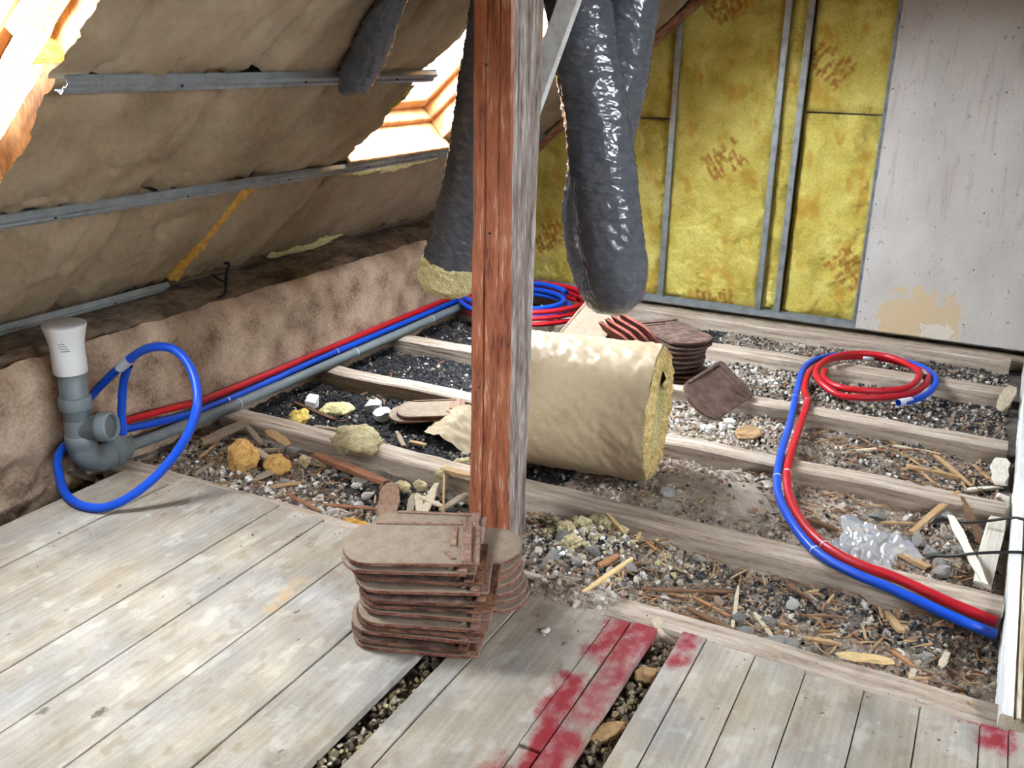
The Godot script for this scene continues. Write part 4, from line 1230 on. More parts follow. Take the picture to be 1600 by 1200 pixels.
# ------------------------------------------------------------------ waste pipe with air valve
func build_pipes() -> void:
	var t := thing("waste_pipe", "grey plastic waste pipe with tee and elbow standing by the low wall", "pipe", Vector3(-3.0, 0.04, -2.235))
	# elbow and riser in one sweep
	var el := smooth_path([Vector3(-0.01, 0.0, -0.20), Vector3(-0.005, -0.002, -0.13), Vector3(0.0, 0.005, -0.06), Vector3(0.0, 0.05, -0.008), Vector3(0.0, 0.12, 0.0), Vector3(0.0, 0.20, 0.0)], 0.012)
	obj("elbow", tube(el, 0.053, 28), M.pvc, t)
	var sock := lathe([Vector2(0.0, 0.0), Vector2(0.058, 0.0), Vector2(0.060, 0.004), Vector2(0.060, 0.045), Vector2(0.057, 0.05), Vector2(0.0, 0.05)], 32)
	obj("socket", sock, M.pvc, t, Transform3D(Basis(Vector3.RIGHT, -PI / 2), Vector3(-0.007, 0.0, -0.125)))
	obj("riser", lathe([Vector2(0.0, 0.0), Vector2(0.050, 0.0), Vector2(0.050, 0.26), Vector2(0.0, 0.26)], 32), M.pvc, t, Transform3D(Basis.IDENTITY, Vector3(0, 0.15, 0)))
	obj("socket", lathe([Vector2(0.052, 0.0), Vector2(0.059, 0.003), Vector2(0.060, 0.01), Vector2(0.060, 0.05), Vector2(0.056, 0.055), Vector2(0.05, 0.055)], 32), M.pvc, t, Transform3D(Basis.IDENTITY, Vector3(0, 0.235, 0)))
	obj("socket", lathe([Vector2(0.052, 0.0), Vector2(0.058, 0.003), Vector2(0.058, 0.05), Vector2(0.05, 0.055)], 32), M.pvc, t, Transform3D(Basis.IDENTITY, Vector3(0, 0.08, 0)))
	# side branch with an open hollow mouth
	var bd := Vector3(0.75, 0.10, -0.28).normalized()
	var bb := Basis(Quaternion(Vector3.UP, bd))
	var br := obj("branch", lathe([Vector2(0.048, 0.0), Vector2(0.048, 0.085), Vector2(0.056, 0.088), Vector2(0.058, 0.10), Vector2(0.058, 0.135), Vector2(0.055, 0.14), Vector2(0.047, 0.14), Vector2(0.045, 0.13), Vector2(0.045, 0.02)], 32), M.pvc, t, Transform3D(bb, Vector3(0, 0.155, 0)))
	obj("plug", lathe([Vector2(0.0, 0.118), Vector2(0.04, 0.118), Vector2(0.0445, 0.122), Vector2(0.0445, 0.11)], 28), M.pvc, br)
	# thin run along the wall
	var run := smooth_path([Vector3(-3.012, 0.035, -2.42), Vector3(-3.025, 0.018, -2.6), Vector3(-3.03, 0.006, -2.85), Vector3(-3.03, 0.0, -3.34), Vector3(-3.03, -0.001, -4.33), Vector3(-3.03, -0.001, -5.25), Vector3(-3.03, -0.001, -6.0)], 0.05)
	for i in run.size(): run[i] -= t.position
	obj("pipe_run", tube(run, 0.0252, 20), M.pvc, t)
	obj("reducer", lathe([Vector2(0.026, 0.075), Vector2(0.032, 0.07), Vector2(0.036, 0.045), Vector2(0.052, 0.02), Vector2(0.053, 0.0)], 28), M.pvc, t, Transform3D(Basis(Vector3.RIGHT, -PI / 2), Vector3(-0.011, 0.0, -0.172)))
	for z in [-3.12, -4.05, -4.85]:
		var cl := obj("clip", lathe([Vector2(0.0252, -0.004), Vector2(0.0275, -0.004), Vector2(0.0275, 0.004), Vector2(0.0252, 0.004)], 20), M.tape, t, Transform3D(Basis(Vector3.RIGHT, PI / 2), Vector3(-3.03, 0.0, z) - t.position))
		cl.set_meta("label", "white plastic clip")
	var v := thing("air_valve", "white flared air admittance cap on top of the grey pipe", "vent cap", Vector3(-3.0, 0.425, -2.235))
	obj("body", lathe([Vector2(0.0, 0.0), Vector2(0.060, 0.0), Vector2(0.061, 0.004), Vector2(0.061, 0.085), Vector2(0.062, 0.11), Vector2(0.067, 0.14), Vector2(0.074, 0.17), Vector2(0.078, 0.182), Vector2(0.078, 0.188)], 40), M.white_pvc, v)
	obj("lid", lathe([Vector2(0.078, 0.188), Vector2(0.0775, 0.193), Vector2(0.073, 0.195), Vector2(0.0, 0.1955)], 40), plain(Color(0.66, 0.67, 0.67), 0.55), v)
	for k in 6:
		var ang := 0.80 - k * 0.06
		var y := 0.10 + k * 0.0095
		var d := Vector3(sin(ang), 0, cos(ang))
		obj("slot", cbox(Vector3(0.030 - k * 0.002, 0.004, 0.003), 0.0008), plain(Color(0.62, 0.66, 0.64), 0.6), v, Transform3D(Basis(Vector3.UP, ang), d * (0.0615 + 0.0008 * k) + Vector3(0, y, 0)))

# ------------------------------------------------------------------ blue and red heating hoses
func hose(parent: Node3D, called: String, pts: Array, m: Material, r := 0.0165, step := 0.012) -> MeshInstance3D:
	var q := []
	for p in pts: q.append(p - parent.position)
	return obj(called, tube(smooth_path(q, step), r, 14), m, parent)

func tape(parent: Node3D, a: Vector3, b: Vector3, r := 0.0185) -> void:
	var q := [a - parent.position, (a + b) / 2 - parent.position, b - parent.position]
	var o := obj("tape", tube(smooth_path(q, 0.01), func(t, an, l): return r + 0.0015 * wn.get_noise_2d(l * 90.0, an), 14), M.tape, parent)
	o.set_meta("label", "translucent white tape wrap")

func build_hoses() -> void:
	# left: blue loop round the pipe, then along the wall
	var b := thing("blue_hose", "blue heating hose looped round the grey pipe and running along the low wall", "hose", Vector3(-2.72, 0.0, -2.2))
	var loop := [[-3.098, 0.20, -2.27], [-3.09, 0.245, -2.34], [-3.05, 0.30, -2.375], [-2.976, 0.364, -2.38], [-2.891, 0.427, -2.377], [-2.797, 0.493, -2.379], [-2.701, 0.535, -2.373], [-2.613, 0.539, -2.383], [-2.537, 0.505, -2.373], [-2.476, 0.449, -2.346], [-2.434, 0.384, -2.305], [-2.44, 0.3, -2.269], [-2.472, 0.212, -2.218], [-2.529, 0.124, -2.155], [-2.599, 0.057, -2.093], [-2.665, 0.024, -2.046], [-2.735, 0.018, -2.022], [-2.81, 0.018, -2.028], [-2.89, 0.023, -2.055], [-2.975, 0.04, -2.103], [-3.065, 0.085, -2.173], [-3.088, 0.114, -2.25], [-3.09, 0.115, -2.36], [-3.075, 0.085, -2.49], [-3.07, 0.052, -2.69], [-3.07, 0.025, -2.95], [-3.078, 0.018, -3.3], [-3.085, 0.022, -3.8], [-3.085, 0.022, -4.4], [-3.085, 0.022, -5.3], [-3.08, 0.02, -5.75]]
	var lp := []
	for q in loop: lp.append(Vector3(q[0], q[1], q[2]))
	hose(b, "sheath", lp, M.blue)
	hose(b, "loose_end", [Vector3(-2.88, 0.425, -2.40), Vector3(-2.92, 0.37, -2.41), Vector3(-2.945, 0.30, -2.41), Vector3(-2.955, 0.20, -2.40), Vector3(-2.96, 0.12, -2.40)], M.blue)
	tape(b, Vector3(-2.905, 0.417, -2.378), Vector3(-2.84, 0.464, -2.379), 0.02)
	tape(b, Vector3(-3.07, 0.018, -3.09), Vector3(-3.07, 0.018, -3.10), 0.0185)
	tape(b, Vector3(-3.085, 0.022, -3.95), Vector3(-3.085, 0.022, -3.958), 0.0185)
	var r := thing("red_hose", "red heating hose running along the low wall above the blue one", "hose", Vector3(-3.09, 0.0, -2.6))
	hose(r, "sheath", [Vector3(-3.095, 0.075, -2.33), Vector3(-3.09, 0.105, -2.5), Vector3(-3.088, 0.09, -2.71), Vector3(-3.09, 0.06, -2.97), Vector3(-3.10, 0.05, -3.4), Vector3(-3.102, 0.052, -4.4), Vector3(-3.10, 0.05, -5.3), Vector3(-3.08, 0.05, -5.75)], M.red)
	# right: pair of hoses with a coil
	var rb := [[0.225, -2.869], [0.119, -2.858], [-0.072, -2.907], [-0.217, -2.954], [-0.346, -3.037], [-0.455, -3.206], [-0.548, -3.426], [-0.598, -3.6], [-0.639, -3.877], [-0.678, -4.244], [-0.719, -4.569], [-0.754, -4.828], [-0.779, -5.096], [-0.746, -5.274], [-0.65, -5.44], [-0.524, -5.543], [-0.353, -5.573], [-0.207, -5.457], [-0.122, -5.28], [-0.122, -5.103], [-0.179, -4.936], [-0.259, -4.825]]
	var pb := []
	for k in rb.size(): pb.append(Vector3(rb[k][0], lift(rb[k][0], rb[k][1]), rb[k][1]))
	pb[0].y = -0.055; pb[1].y = -0.03
	var h1 := thing("blue_hose", "blue heating hose snaking over the joists into a coil on the right", "hose", Vector3(-0.4, 0.0, -4.0))
	hose(h1, "sheath", pb, M.blue)
	tape(h1, pb[21], pb[20].lerp(pb[21], 0.35), 0.019)
	var rr := [[0.224, -2.928], [0.077, -2.938], [-0.08, -2.987], [-0.206, -3.021], [-0.322, -3.091], [-0.429, -3.249], [-0.521, -3.473], [-0.57, -3.651], [-0.6, -3.899], [-0.633, -4.27], [-0.657, -4.552], [-0.715, -4.793], [-0.735, -5.083], [-0.666, -5.32], [-0.515, -5.478], [-0.343, -5.483], [-0.199, -5.359], [-0.155, -5.212], [-0.201, -5.022], [-0.311, -4.881], [-0.423, -4.794], [-0.546, -4.778], [-0.657, -4.872], [-0.70, -5.035], [-0.665, -5.23], [-0.55, -5.40], [-0.40, -5.44], [-0.27, -5.34], [-0.20, -5.20], [-0.23, -5.02], [-0.33, -4.90], [-0.45, -4.835], [-0.56, -4.84], [-0.645, -4.94], [-0.66, -5.06]]
	var pr := []
	for k in rr.size():
		var up: float = 0.0 if k < 12 else (0.004 if k < 22 else 0.035)
		if k > 27: up = 0.03
		pr.append(Vector3(rr[k][0], lift(rr[k][0], rr[k][1]) + up, rr[k][1]))
	pr[0].y = -0.045; pr[1].y = -0.02
	var h2 := thing("red_hose", "red heating hose beside the blue one, coiled on the joists at right", "hose", Vector3(-0.4, 0.0, -4.1))
	hose(h2, "sheath", pr, M.red)
	tape(h2, pr[14].lerp(pr[15], -0.1), pr[14].lerp(pr[15], 0.35), 0.019)
	tape(h2, pr[16].lerp(pr[17], 0.2), pr[16].lerp(pr[17], 0.75), 0.019)
	for k in [4, 7, 10]:
		tape(h1, pb[k], pb[k].lerp(pb[k + 1], 0.03), 0.0185)
		tape(h2, pr[k], pr[k].lerp(pr[k + 1], 0.03), 0.0185)
	# coil in the far corner
	var c1 := thing("red_hose", "red hose coil lying in the far corner behind the post", "hose", Vector3(-2.64, 0.0, -5.37))
	var pc := []
	for k in 61:
		var a := TAU * k / 20.0
		var rad := 0.385 - 0.012 * sin(k * 0.31) - 0.02 * k / 60.0
		pc.append(Vector3(-2.63 + rad * cos(a) * 1.03, 0.0 + 0.037 * k / 20.0 + 0.006 * sin(a * 2.0 + 1.0), -5.37 + rad * sin(a)))
	hose(c1, "sheath", pc, M.red, 0.0165, 0.02)
	var c2 := thing("blue_hose", "blue hose coil nested inside the red coil in the far corner", "hose", Vector3(-2.66, 0.0, -5.37))
	pc = []
	for k in 56:
		var a := TAU * k / 20.0 + 1.0
		var rad := 0.335 - 0.02 * sin(k * 0.22) - 0.025 * k / 55.0
		pc.append(Vector3(-2.70 + rad * cos(a) * 1.08, 0.004 + 0.037 * k / 20.0, -5.37 + rad * sin(a)))
	hose(c2, "sheath", pc, M.blue, 0.0165, 0.02)
	var pw := thing("plastic_scrap", "crumpled white plastic scrap inside the far hose coil", "plastic bag", Vector3(-2.46, -0.02, -5.40))
	obj("sheet", crumple(7, 0.34, 0.22, 0.05), M.styrene, pw)

# height of a hose lying over the joists, slack between them
func lift(x: float, z: float) -> float:
	var best := 1.0
	for j in [-2.415, -3.05, -3.815, -4.51, -5.31, -5.93]: best = minf(best, absf(z - j))
	return -0.008 - 0.022 * smoothstep(0.08, 0.34, best)

func crumple(seed_: int, lx: float, lz: float, hh: float) -> ArrayMesh:
	var nx := 26
	var nz := 22
	var pts := PackedVector3Array()
	for j in nz + 1:
		for i in nx + 1:
			var a := float(i) / nx - 0.5
			var b := float(j) / nz - 0.5
			var x := a * lx * (1.0 + 0.5 * gn.get_noise_2d(b * 1.2, seed_ * 2.0))
			var z := b * lz * (1.0 + 0.5 * gn.get_noise_2d(a * 1.2, seed_ * 5.0))
			var y := hh * (0.55 + absf(wn.get_noise_2d(a * 2.2 + seed_, b * 2.2)) * 1.3 - 1.6 * (a * a + b * b)) + hh * 0.25 * absf(wn.get_noise_2d(a * 6.0, b * 6.0 + seed_))
			pts.append(Vector3(x, maxf(y, 0.0), z))
	return sheet(nx, nz, pts)

# ------------------------------------------------------------------ loose fill
func scatter(called: String, label: String, category: String, mesh: Mesh, places: Array) -> void:
	var mm := MultiMesh.new()
	mm.transform_format = MultiMesh.TRANSFORM_3D
	mm.use_colors = true
	mm.mesh = mesh
	mm.instance_count = places.size()
	for k in places.size():
		mm.set_instance_transform(k, places[k][0])
		mm.set_instance_color(k, places[k][1])
	var o := MultiMeshInstance3D.new()
	o.multimesh = mm
	o.material_override = M.pebble
	o.name = numbered(called)
	add_child(o)
	tag(o, label, category, "", "stuff")

func over_joist(z: float) -> bool:
	for j in [[-2.415, 0.06], [-3.03, 0.075], [-3.815, 0.065], [-4.51, 0.062], [-5.31, 0.07], [-5.93, 0.055]]:
		if absf(z - j[0]) < j[1]: return true
	return false

func build_rubble() -> void:
	var black := []
	var pale := []
	var chips := []
	var greys := [Color(0.34, 0.33, 0.32), Color(0.46, 0.44, 0.42), Color(0.56, 0.53, 0.49), Color(0.66, 0.63, 0.58), Color(0.74, 0.71, 0.67), Color(0.60, 0.53, 0.44), Color(0.50, 0.42, 0.34), Color(0.42, 0.33, 0.26), Color(0.82, 0.81, 0.79), Color(0.52, 0.36, 0.29)]
	for k in 46000:
		var x := rng.randf_range(-3.1, 0.24)
		var z := rng.randf_range(-5.98, -2.34)
		var y := ground(x, z)
		if over_joist(z) and y < -0.022: continue
		var cd := cinder(x, z)
		# the trodden dust patch in the middle has few stones
		var bare := clampf(hill(x, z, -0.75, -3.45, 0.38, 0.22) * 1.1, 0.0, 0.85)
		if rng.randf() < bare: continue
		var size := rng.randf_range(0.007, 0.019)
		var bs := Basis.from_euler(Vector3(rng.randf() * TAU, rng.randf() * TAU, rng.randf() * TAU)) * Basis.from_scale(Vector3(size * rng.randf_range(0.8, 1.6), size * rng.randf_range(0.5, 1.0), size))
		if rng.randf() < cd:
			var v := rng.randf_range(0.10, 0.24)
			var c := Color(v, v, v * 1.06)
			if rng.randf() < 0.12: c = Color(0.36, 0.35, 0.35)
			black.append([Transform3D(bs, Vector3(x, y + size * 0.2, z)), sl(c)])
		else:
			var c: Color = greys[rng.randi() % greys.size()]
			if cd > 0.6 and rng.randf() < 0.35: c = Color(0.86, 0.85, 0.83)
			if rng.randf() < 0.16: bs = bs * Basis.from_scale(Vector3.ONE * rng.randf_range(1.3, 2.1))
			c = c.lerp(Color(0.68, 0.62, 0.555), rng.randf_range(0.15, 0.65) if x > -1.4 else rng.randf() * 0.35)
			pale.append([Transform3D(bs, Vector3(x, y + size * 0.2, z)), sl(c)])
	# denser white and yellowish stones beside the post and along the left boards
	for q in [[-1.12, -2.83, 0.22, 0.10, 520, 0], [-2.2, -2.60, 0.35, 0.06, 420, 1], [-1.1, -4.15, 0.4, 0.12, 320, 1], [-1.0, -4.9, 0.45, 0.2, 700, 1]]:
		for k in q[4]:
			var x: float = q[0] + rng.randfn() * q[2]
			var z: float = q[1] + rng.randfn() * q[3]
			if over_joist(z) or z > -2.36: continue
			var size := rng.randf_range(0.010, 0.026)
			var bs := Basis.from_euler(Vector3(rng.randf() * TAU, rng.randf() * TAU, rng.randf() * TAU)) * Basis.from_scale(Vector3(size * rng.randf_range(0.8, 1.4), size * rng.randf_range(0.6, 1.0), size))
			var c: Color = [Color(0.78, 0.76, 0.72), Color(0.88, 0.87, 0.85), Color(0.60, 0.57, 0.53), Color(0.70, 0.66, 0.58)][rng.randi() % 4]
			if q[5] == 0 and rng.randf() < 0.28: c = Color(0.72, 0.67, 0.51)
			pale.append([Transform3D(bs, Vector3(x, ground(x, z) + size * 0.3, z)), sl(c)])
	# stones in the two gaps of the boards
	for g in [[-1.22, -1.152, 0], [-0.668, -0.608, 1]]:
		for k in 460:
			var x := rng.randf_range(g[0], g[1])
			var z := rng.randf_range(-2.3, -0.9)
			var size := rng.randf_range(0.008, 0.024)
			var bs := Basis.from_euler(Vector3(rng.randf() * TAU, rng.randf() * TAU, rng.randf() * TAU)) * Basis.from_scale(Vector3(size * 1.3, size * 0.8, size))
			var c: Color = [Color(0.62, 0.57, 0.48), Color(0.74, 0.71, 0.62), Color(0.47, 0.42, 0.35), Color(0.34, 0.29, 0.24), Color(0.68, 0.63, 0.46)][rng.randi() % 5]
			if g[2] == 1: c = c.lerp(Color(0.30, 0.24, 0.19), 0.4)
			pale.append([Transform3D(bs, Vector3(x, -0.040 + rng.randf() * 0.014, z)), sl(c)])
	# wood chips, straw and splinters
	for k in 6500:
		var x := rng.randf_range(-3.05, 0.22)
		var z := rng.randf_range(-5.2, -2.36)
		var want := 0.06
		if z > -3.0 and x > -1.0: want = 0.95
		elif z > -4.45 and x > -0.6: want = 0.5
		elif z > -3.0 and x < -2.1: want = 0.8
		elif z > -3.0: want = 0.3
		if rng.randf() > want or over_joist(z): continue
		var l := rng.randf_range(0.02, 0.075)
		var wd := rng.randf_range(0.002, 0.008)
		var bs := Basis(Vector3.UP, rng.randf() * TAU) * Basis(Vector3.BACK, rng.randf_range(-0.3, 0.3)) * Basis.from_scale(Vector3(l, wd * 0.7, wd))
		var c: Color = [Color(0.55, 0.42, 0.28), Color(0.42, 0.29, 0.19), Color(0.66, 0.55, 0.40), Color(0.52, 0.375, 0.26), Color(0.48, 0.41, 0.33)][rng.randi() % 5]
		chips.append([Transform3D(bs, Vector3(x, ground(x, z) + 0.012 + rng.randf() * 0.008, z)), sl(c)])
	scatter("cinder_fill", "black cinder gravel filling the bays between the joists", "gravel", rock(1, 0.35), black)
	scatter("rubble_fill", "pale grey and tan stone chips and plaster crumbs between the joists", "rubble", rock(2, 0.3), pale)
	scatter("wood_litter", "small brown splinters and straw strewn over the rubble", "litter", stick(3), chips)
	# grit and plaster crumbs on the boards
	var grit := []
	for k in 420:
		var x := rng.randf_range(-2.8, 0.2)
		var z := -2.38 + absf(rng.randfn()) * 0.22
		if z > -1.0 or (x > -1.23 and x < -1.14) or (x > -0.68 and x < -0.6): continue
		var size := rng.randf_range(0.002, 0.006)
		if rng.randf() < 0.06: size *= 2.0
		var bs := Basis.from_euler(Vector3(rng.randf() * TAU, rng.randf() * TAU, 0)) * Basis.from_scale(Vector3(size, size * 0.7, size))
		grit.append([Transform3D(bs, Vector3(x, size * 0.25, z)), sl([Color(0.78, 0.76, 0.72), Color(0.42, 0.37, 0.31), Color(0.60, 0.55, 0.48)][rng.randi() % 3])])
	scatter("floor_grit", "plaster crumbs and grit scattered on the floor boards", "grit", rock(4, 0.3), grit)

# ------------------------------------------------------------------ single pieces of debris
var stick_meshes := []
func sticks(list: Array, called: String, label: String, category: String, group: String, rise := 0.012, th := 0.45) -> void:
	for q in list:
		var a := Vector2(q[0], q[1])
		var b := Vector2(q[2], q[3])
		var l := a.distance_to(b)
		var m := (a + b) / 2
		var ya := maxf(ground(a.x, a.y), -0.03 if over_joist(a.y) else -1.0)
		var yb := maxf(ground(b.x, b.y), -0.03 if over_joist(b.y) else -1.0)
		var ym := ground(m.x, m.y)
		var y := maxf((ya + yb) / 2, ym) + rise
		var w: float = q[4]
		var o := obj(called, stick_meshes[rng.randi() % stick_meshes.size()], M["w_" + q[5]], null)
		o.transform = Transform3D(Basis(Vector3.UP, atan2(-(b.y - a.y), b.x - a.x)) * Basis(Vector3.BACK, atan2(yb - ya, l) * 0.8) * Basis(Vector3.RIGHT, rng.randf_range(-0.15, 0.15)) * Basis.from_scale(Vector3(l, maxf(w * th, 0.005), w)), Vector3(m.x, y, m.y))
		var words := {"tan": "tan", "pale": "pale grey", "brown": "dark brown", "white": "whitish", "straw": "straw yellow", "orange": "orange brown", "dust": "dusty grey", "rust": "reddish brown", "rustdust": "dusty red", "wl": "white painted"}
		tag(o, label % words[q[5]], category, group)

func stone(at: Vector2, size: float, col: Color, seed_: int, label: String, lift_ := 0.3, flat := 0.75) -> void:
	var m := plain(col, 0.95)
	m.albedo_texture = stone_tex
	m.uv1_triplanar = true
	m.uv1_scale = Vector3(1.2, 1.2, 1.2)
	var o := obj("stone", rock(seed_, 0.42, true), m, null)
	var y := maxf(ground(at.x, at.y), -0.03 if over_joist(at.y) else -1.0)
	if at.y > -2.3: y = 0.0
	o.transform = Transform3D(Basis(Vector3.UP, seed_ * 1.7) * Basis.from_scale(Vector3(size * 1.0, size * flat * 0.8, size * 0.8)), Vector3(at.x, y + size * lift_, at.y))
	tag(o, label, "stone", "loose stones in the rubble")

var stone_tex: ImageTexture

func build_debris() -> void:
	for k in 6: stick_meshes.append(stick(200 + k))
	stone_tex = mottled(80, 128, 0.03, 0.12, 0.4, 2.0, [Color(0.7, 0.7, 0.7), Color(0.9, 0.9, 0.9), Color(1, 1, 1)])
	sticks([[-0.48, -4.238, -0.209, -4.307, 0.012, "tan"], [-0.423, -4.144, -0.29, -4.287, 0.02, "pale"], [-0.231, -4.38, -0.027, -4.402, 0.016, "pale"], [-0.186, -4.295, -0.09, -4.173, 0.012, "tan"], [-0.147, -4.164, 0.065, -4.161, 0.035, "tan"], [-0.053, -4.379, 0.117, -4.103, 0.022, "tan"], [-0.042, -4.239, 0.066, -4.147, 0.018, "tan"], [0.114, -4.327, 0.214, -4.143, 0.016, "tan"], [0.1, -4.057, 0.231, -4.146, 0.024, "white"], [-0.239, -4.207, -0.133, -4.072, 0.012, "brown"], [-0.129, -4.037, -0.102, -3.965, 0.012, "pale"], [-0.087, -4.136, -0.013, -3.994, 0.01, "tan"], [-0.456, -4.269, -0.108, -4.39, 0.012, "brown"]], "wood_splinter", "%s splinter in the bay before the right hose coil", "wood splinter", "splinters near the hose coil")
	sticks([[-0.355, -3.548, -0.242, -3.518, 0.014, "brown"], [-0.307, -3.399, -0.18, -3.488, 0.014, "tan"], [-0.19, -3.566, -0.045, -3.629, 0.018, "tan"], [-0.07, -3.526, 0.069, -3.85, 0.022, "tan"], [-0.164, -3.87, -0.061, -3.829, 0.014, "brown"], [-0.109, -3.353, 0.007, -3.261, 0.035, "tan"], [0.083, -3.8, 0.184, -3.489, 0.022, "brown"], [0.217, -4.006, 0.212, -3.872, 0.02, "pale"], [-0.592, -3.434, -0.503, -3.422, 0.016, "tan"], [-0.435, -3.387, -0.315, -3.377, 0.02, "brown"], [-0.387, -3.253, -0.276, -3.271, 0.012, "brown"]], "wood_splinter", "%s splinter in the bay with the plastic bag", "wood splinter", "splinters near the plastic bag")
	sticks([[0.053, -3.675, 0.179, -3.092, 0.03, "wl"]], "wood_lath", "thin %s lath lying across two joists at right", "lath", "laths by the frame timber", 0.035, 0.35)
	sticks([[0.238, -3.995, 0.178, -3.174, 0.062, "wl"]], "wood_lath", "broad %s lath lying along the frame timber at right", "lath", "laths by the frame timber", 0.04, 0.25)
	sticks([[0.215, -4.406, 0.222, -4.12, 0.07, "wl"]], "wood_lath", "short %s board beside the frame timber, end of the broad lath", "lath", "laths by the frame timber", 0.03, 0.3)
	sticks([[0.20, -5.06, 0.25, -5.30, 0.06, "pale"]], "wood_lath", "%s stub leaning near the frame timber by the hose coil", "lath", "laths by the frame timber", 0.04, 0.3)
	sticks([[-0.911, -2.317, -0.872, -2.636, 0.014, "straw"]], "wood_lath", "thin %s stick bridging from floor boards to rubble", "stick", "", 0.055, 0.6)
	sticks([[-0.184, -2.423, -0.035, -2.558, 0.03, "straw"]], "wood_lath", "%s stick lying near the end of the right boards", "stick", "", 0.05, 0.4)
	sticks([[-0.827, -2.606, -0.543, -2.785, 0.016, "brown"], [-0.55, -2.814, -0.501, -2.542, 0.012, "pale"], [-0.465, -2.684, -0.379, -2.57, 0.014, "pale"], [-0.652, -2.568, -0.402, -2.5, 0.026, "brown"], [-0.668, -2.518, -0.438, -2.488, 0.016, "brown"], [-0.116, -2.94, -0.094, -2.867, 0.01, "tan"], [-0.087, -2.913, -0.033, -2.798, 0.024, "tan"], [0.103, -2.74, 0.088, -2.639, 0.02, "pale"], [0.021, -2.613, 0.017, -2.519, 0.018, "pale"], [0.145, -2.531, 0.174, -2.413, 0.016, "tan"], [-0.993, -2.895, -1.09, -2.96, 0.016, "straw"], [-0.945, -2.932, -0.927, -2.835, 0.012, "straw"], [-1.003, -2.672, -0.958, -2.752, 0.024, "orange"], [-0.898, -2.867, -0.848, -2.828, 0.012, "orange"], [-0.407, -2.893, -0.312, -2.832, 0.02, "brown"], [-0.292, -2.618, -0.196, -2.613, 0.022, "tan"], [-0.708, -2.389, -0.63, -2.339, 0.04, "pale"], [-0.66, -2.66, -0.5, -2.6, 0.012, "orange"], [-0.3, -2.75, -0.2, -2.80, 0.014, "brown"], [-0.05, -2.68, 0.02, -2.62, 0.015, "orange"]], "wood_splinter", "%s twig between right boards and hoses", "twig", "twigs in the front right bay", 0.02)
	sticks([[-2.918, -2.764, -2.858, -3.0, 0.05, "dust"], [-2.787, -2.62, -2.823, -2.769, 0.016, "tan"], [-2.703, -2.838, -2.538, -2.783, 0.04, "pale"], [-2.49, -2.629, -2.463, -2.804, 0.03, "dust"], [-2.307, -2.59, -2.103, -2.552, 0.016, "rust"], [-2.144, -2.604, -1.912, -2.703, 0.02, "rust"], [-2.05, -2.51, -1.982, -2.632, 0.02, "dust"], [-2.83, -2.96, -2.70, -2.90, 0.025, "dust"], [-2.72, -2.96, -2.586, -2.95, 0.05, "tan"], [-2.723, -2.52, -2.723, -2.656, 0.02, "dust"], [-2.393, -2.595, -2.312, -2.695, 0.02, "tan"], [-2.66, -2.86, -2.60, -2.90, 0.03, "dust"]], "wood_offcut", "%s wood offcut near the amber foam lumps", "wood offcut", "offcuts in the front left bay", 0.02, 0.35)
	sticks([[-2.40, -2.905, -1.997, -2.84, 0.04, "rust"]], "wood_lath", "long %s lath beside the pale wool lump", "lath", "", 0.05, 0.5)
	sticks([[-1.985, -2.859, -1.813, -2.572, 0.075, "rustdust"]], "wood_board", "broad %s board behind the tile stack left of the post", "board", "", 0.045, 0.3)
	sticks([[-1.86, -2.828, -1.776, -2.675, 0.025, "dust"], [-1.845, -2.837, -1.74, -2.695, 0.03, "pale"], [-1.824, -2.949, -1.727, -2.702, 0.03, "pale"], [-1.82, -2.812, -1.699, -2.791, 0.026, "pale"], [-1.797, -2.964, -1.639, -2.692, 0.008, "tan"], [-1.692, -2.77, -1.682, -2.941, 0.03, "dust"], [-1.80, -2.96, -1.66, -2.96, 0.035, "tan"]], "wood_offcut", "%s lath piece just left of the post foot", "lath", "lath pieces left of the post", 0.035, 0.35)
	sticks([[-2.98, -3.46, -2.659, -3.358, 0.02, "brown"], [-2.493, -3.311, -2.422, -3.37, 0.016, "rust"], [-2.311, -3.388, -2.201, -3.275, 0.022, "dust"], [-2.188, -3.308, -2.105, -3.312, 0.02, "tan"], [-2.686, -3.247, -2.543, -3.255, 0.03, "dust"]], "wood_splinter", "%s splinter on the black cinders left of the post", "wood splinter", "splinters on the cinders", 0.012)
	# foam, wool and polystyrene
	soft("foam_lump", "large amber foam lump in the front left bay", "foam", Vector2(-2.62, -2.70), Vector3(0.125, 0.14, 0.12), M.foam, 21, 0.28)
	soft("foam_lump", "small amber foam lump beside the large one", "foam", Vector2(-2.485, -2.755), Vector3(0.12, 0.085, 0.09), M.foam, 22, 0.28)
	soft("wool_lump", "pale yellow wool lump resting against the joist left of the post", "wool lump", Vector2(-2.25, -3.0), Vector3(0.22, 0.13, 0.13), M.wool_dull, 23, 0.3)
	soft("wool_scrap", "flat yellow wool scrap below the wall pipe", "wool scrap", Vector2(-2.74, -3.50), Vector3(0.16, 0.06, 0.14), M.wool_pale, 24, 0.25)
	soft("wool_scrap", "dull yellow wool scrap on the second joist near the wall pipe", "wool scrap", Vector2(-2.80, -3.28), Vector3(0.14, 0.07, 0.10), M.wool, 25, 0.25)
	var k := 26
	for q in [[-1.905, -2.95], [-1.96, -2.90], [-1.86, -3.22], [-1.80, -2.96], [-2.44, -2.87]]:
		soft("wool_scrap", "small yellow wool tuft near the foot of the post", "wool scrap", Vector2(q[0], q[1]), Vector3(0.07, 0.05, 0.05), M.wool_dull, k, 0.35, "wool tufts near the post")
		k += 1
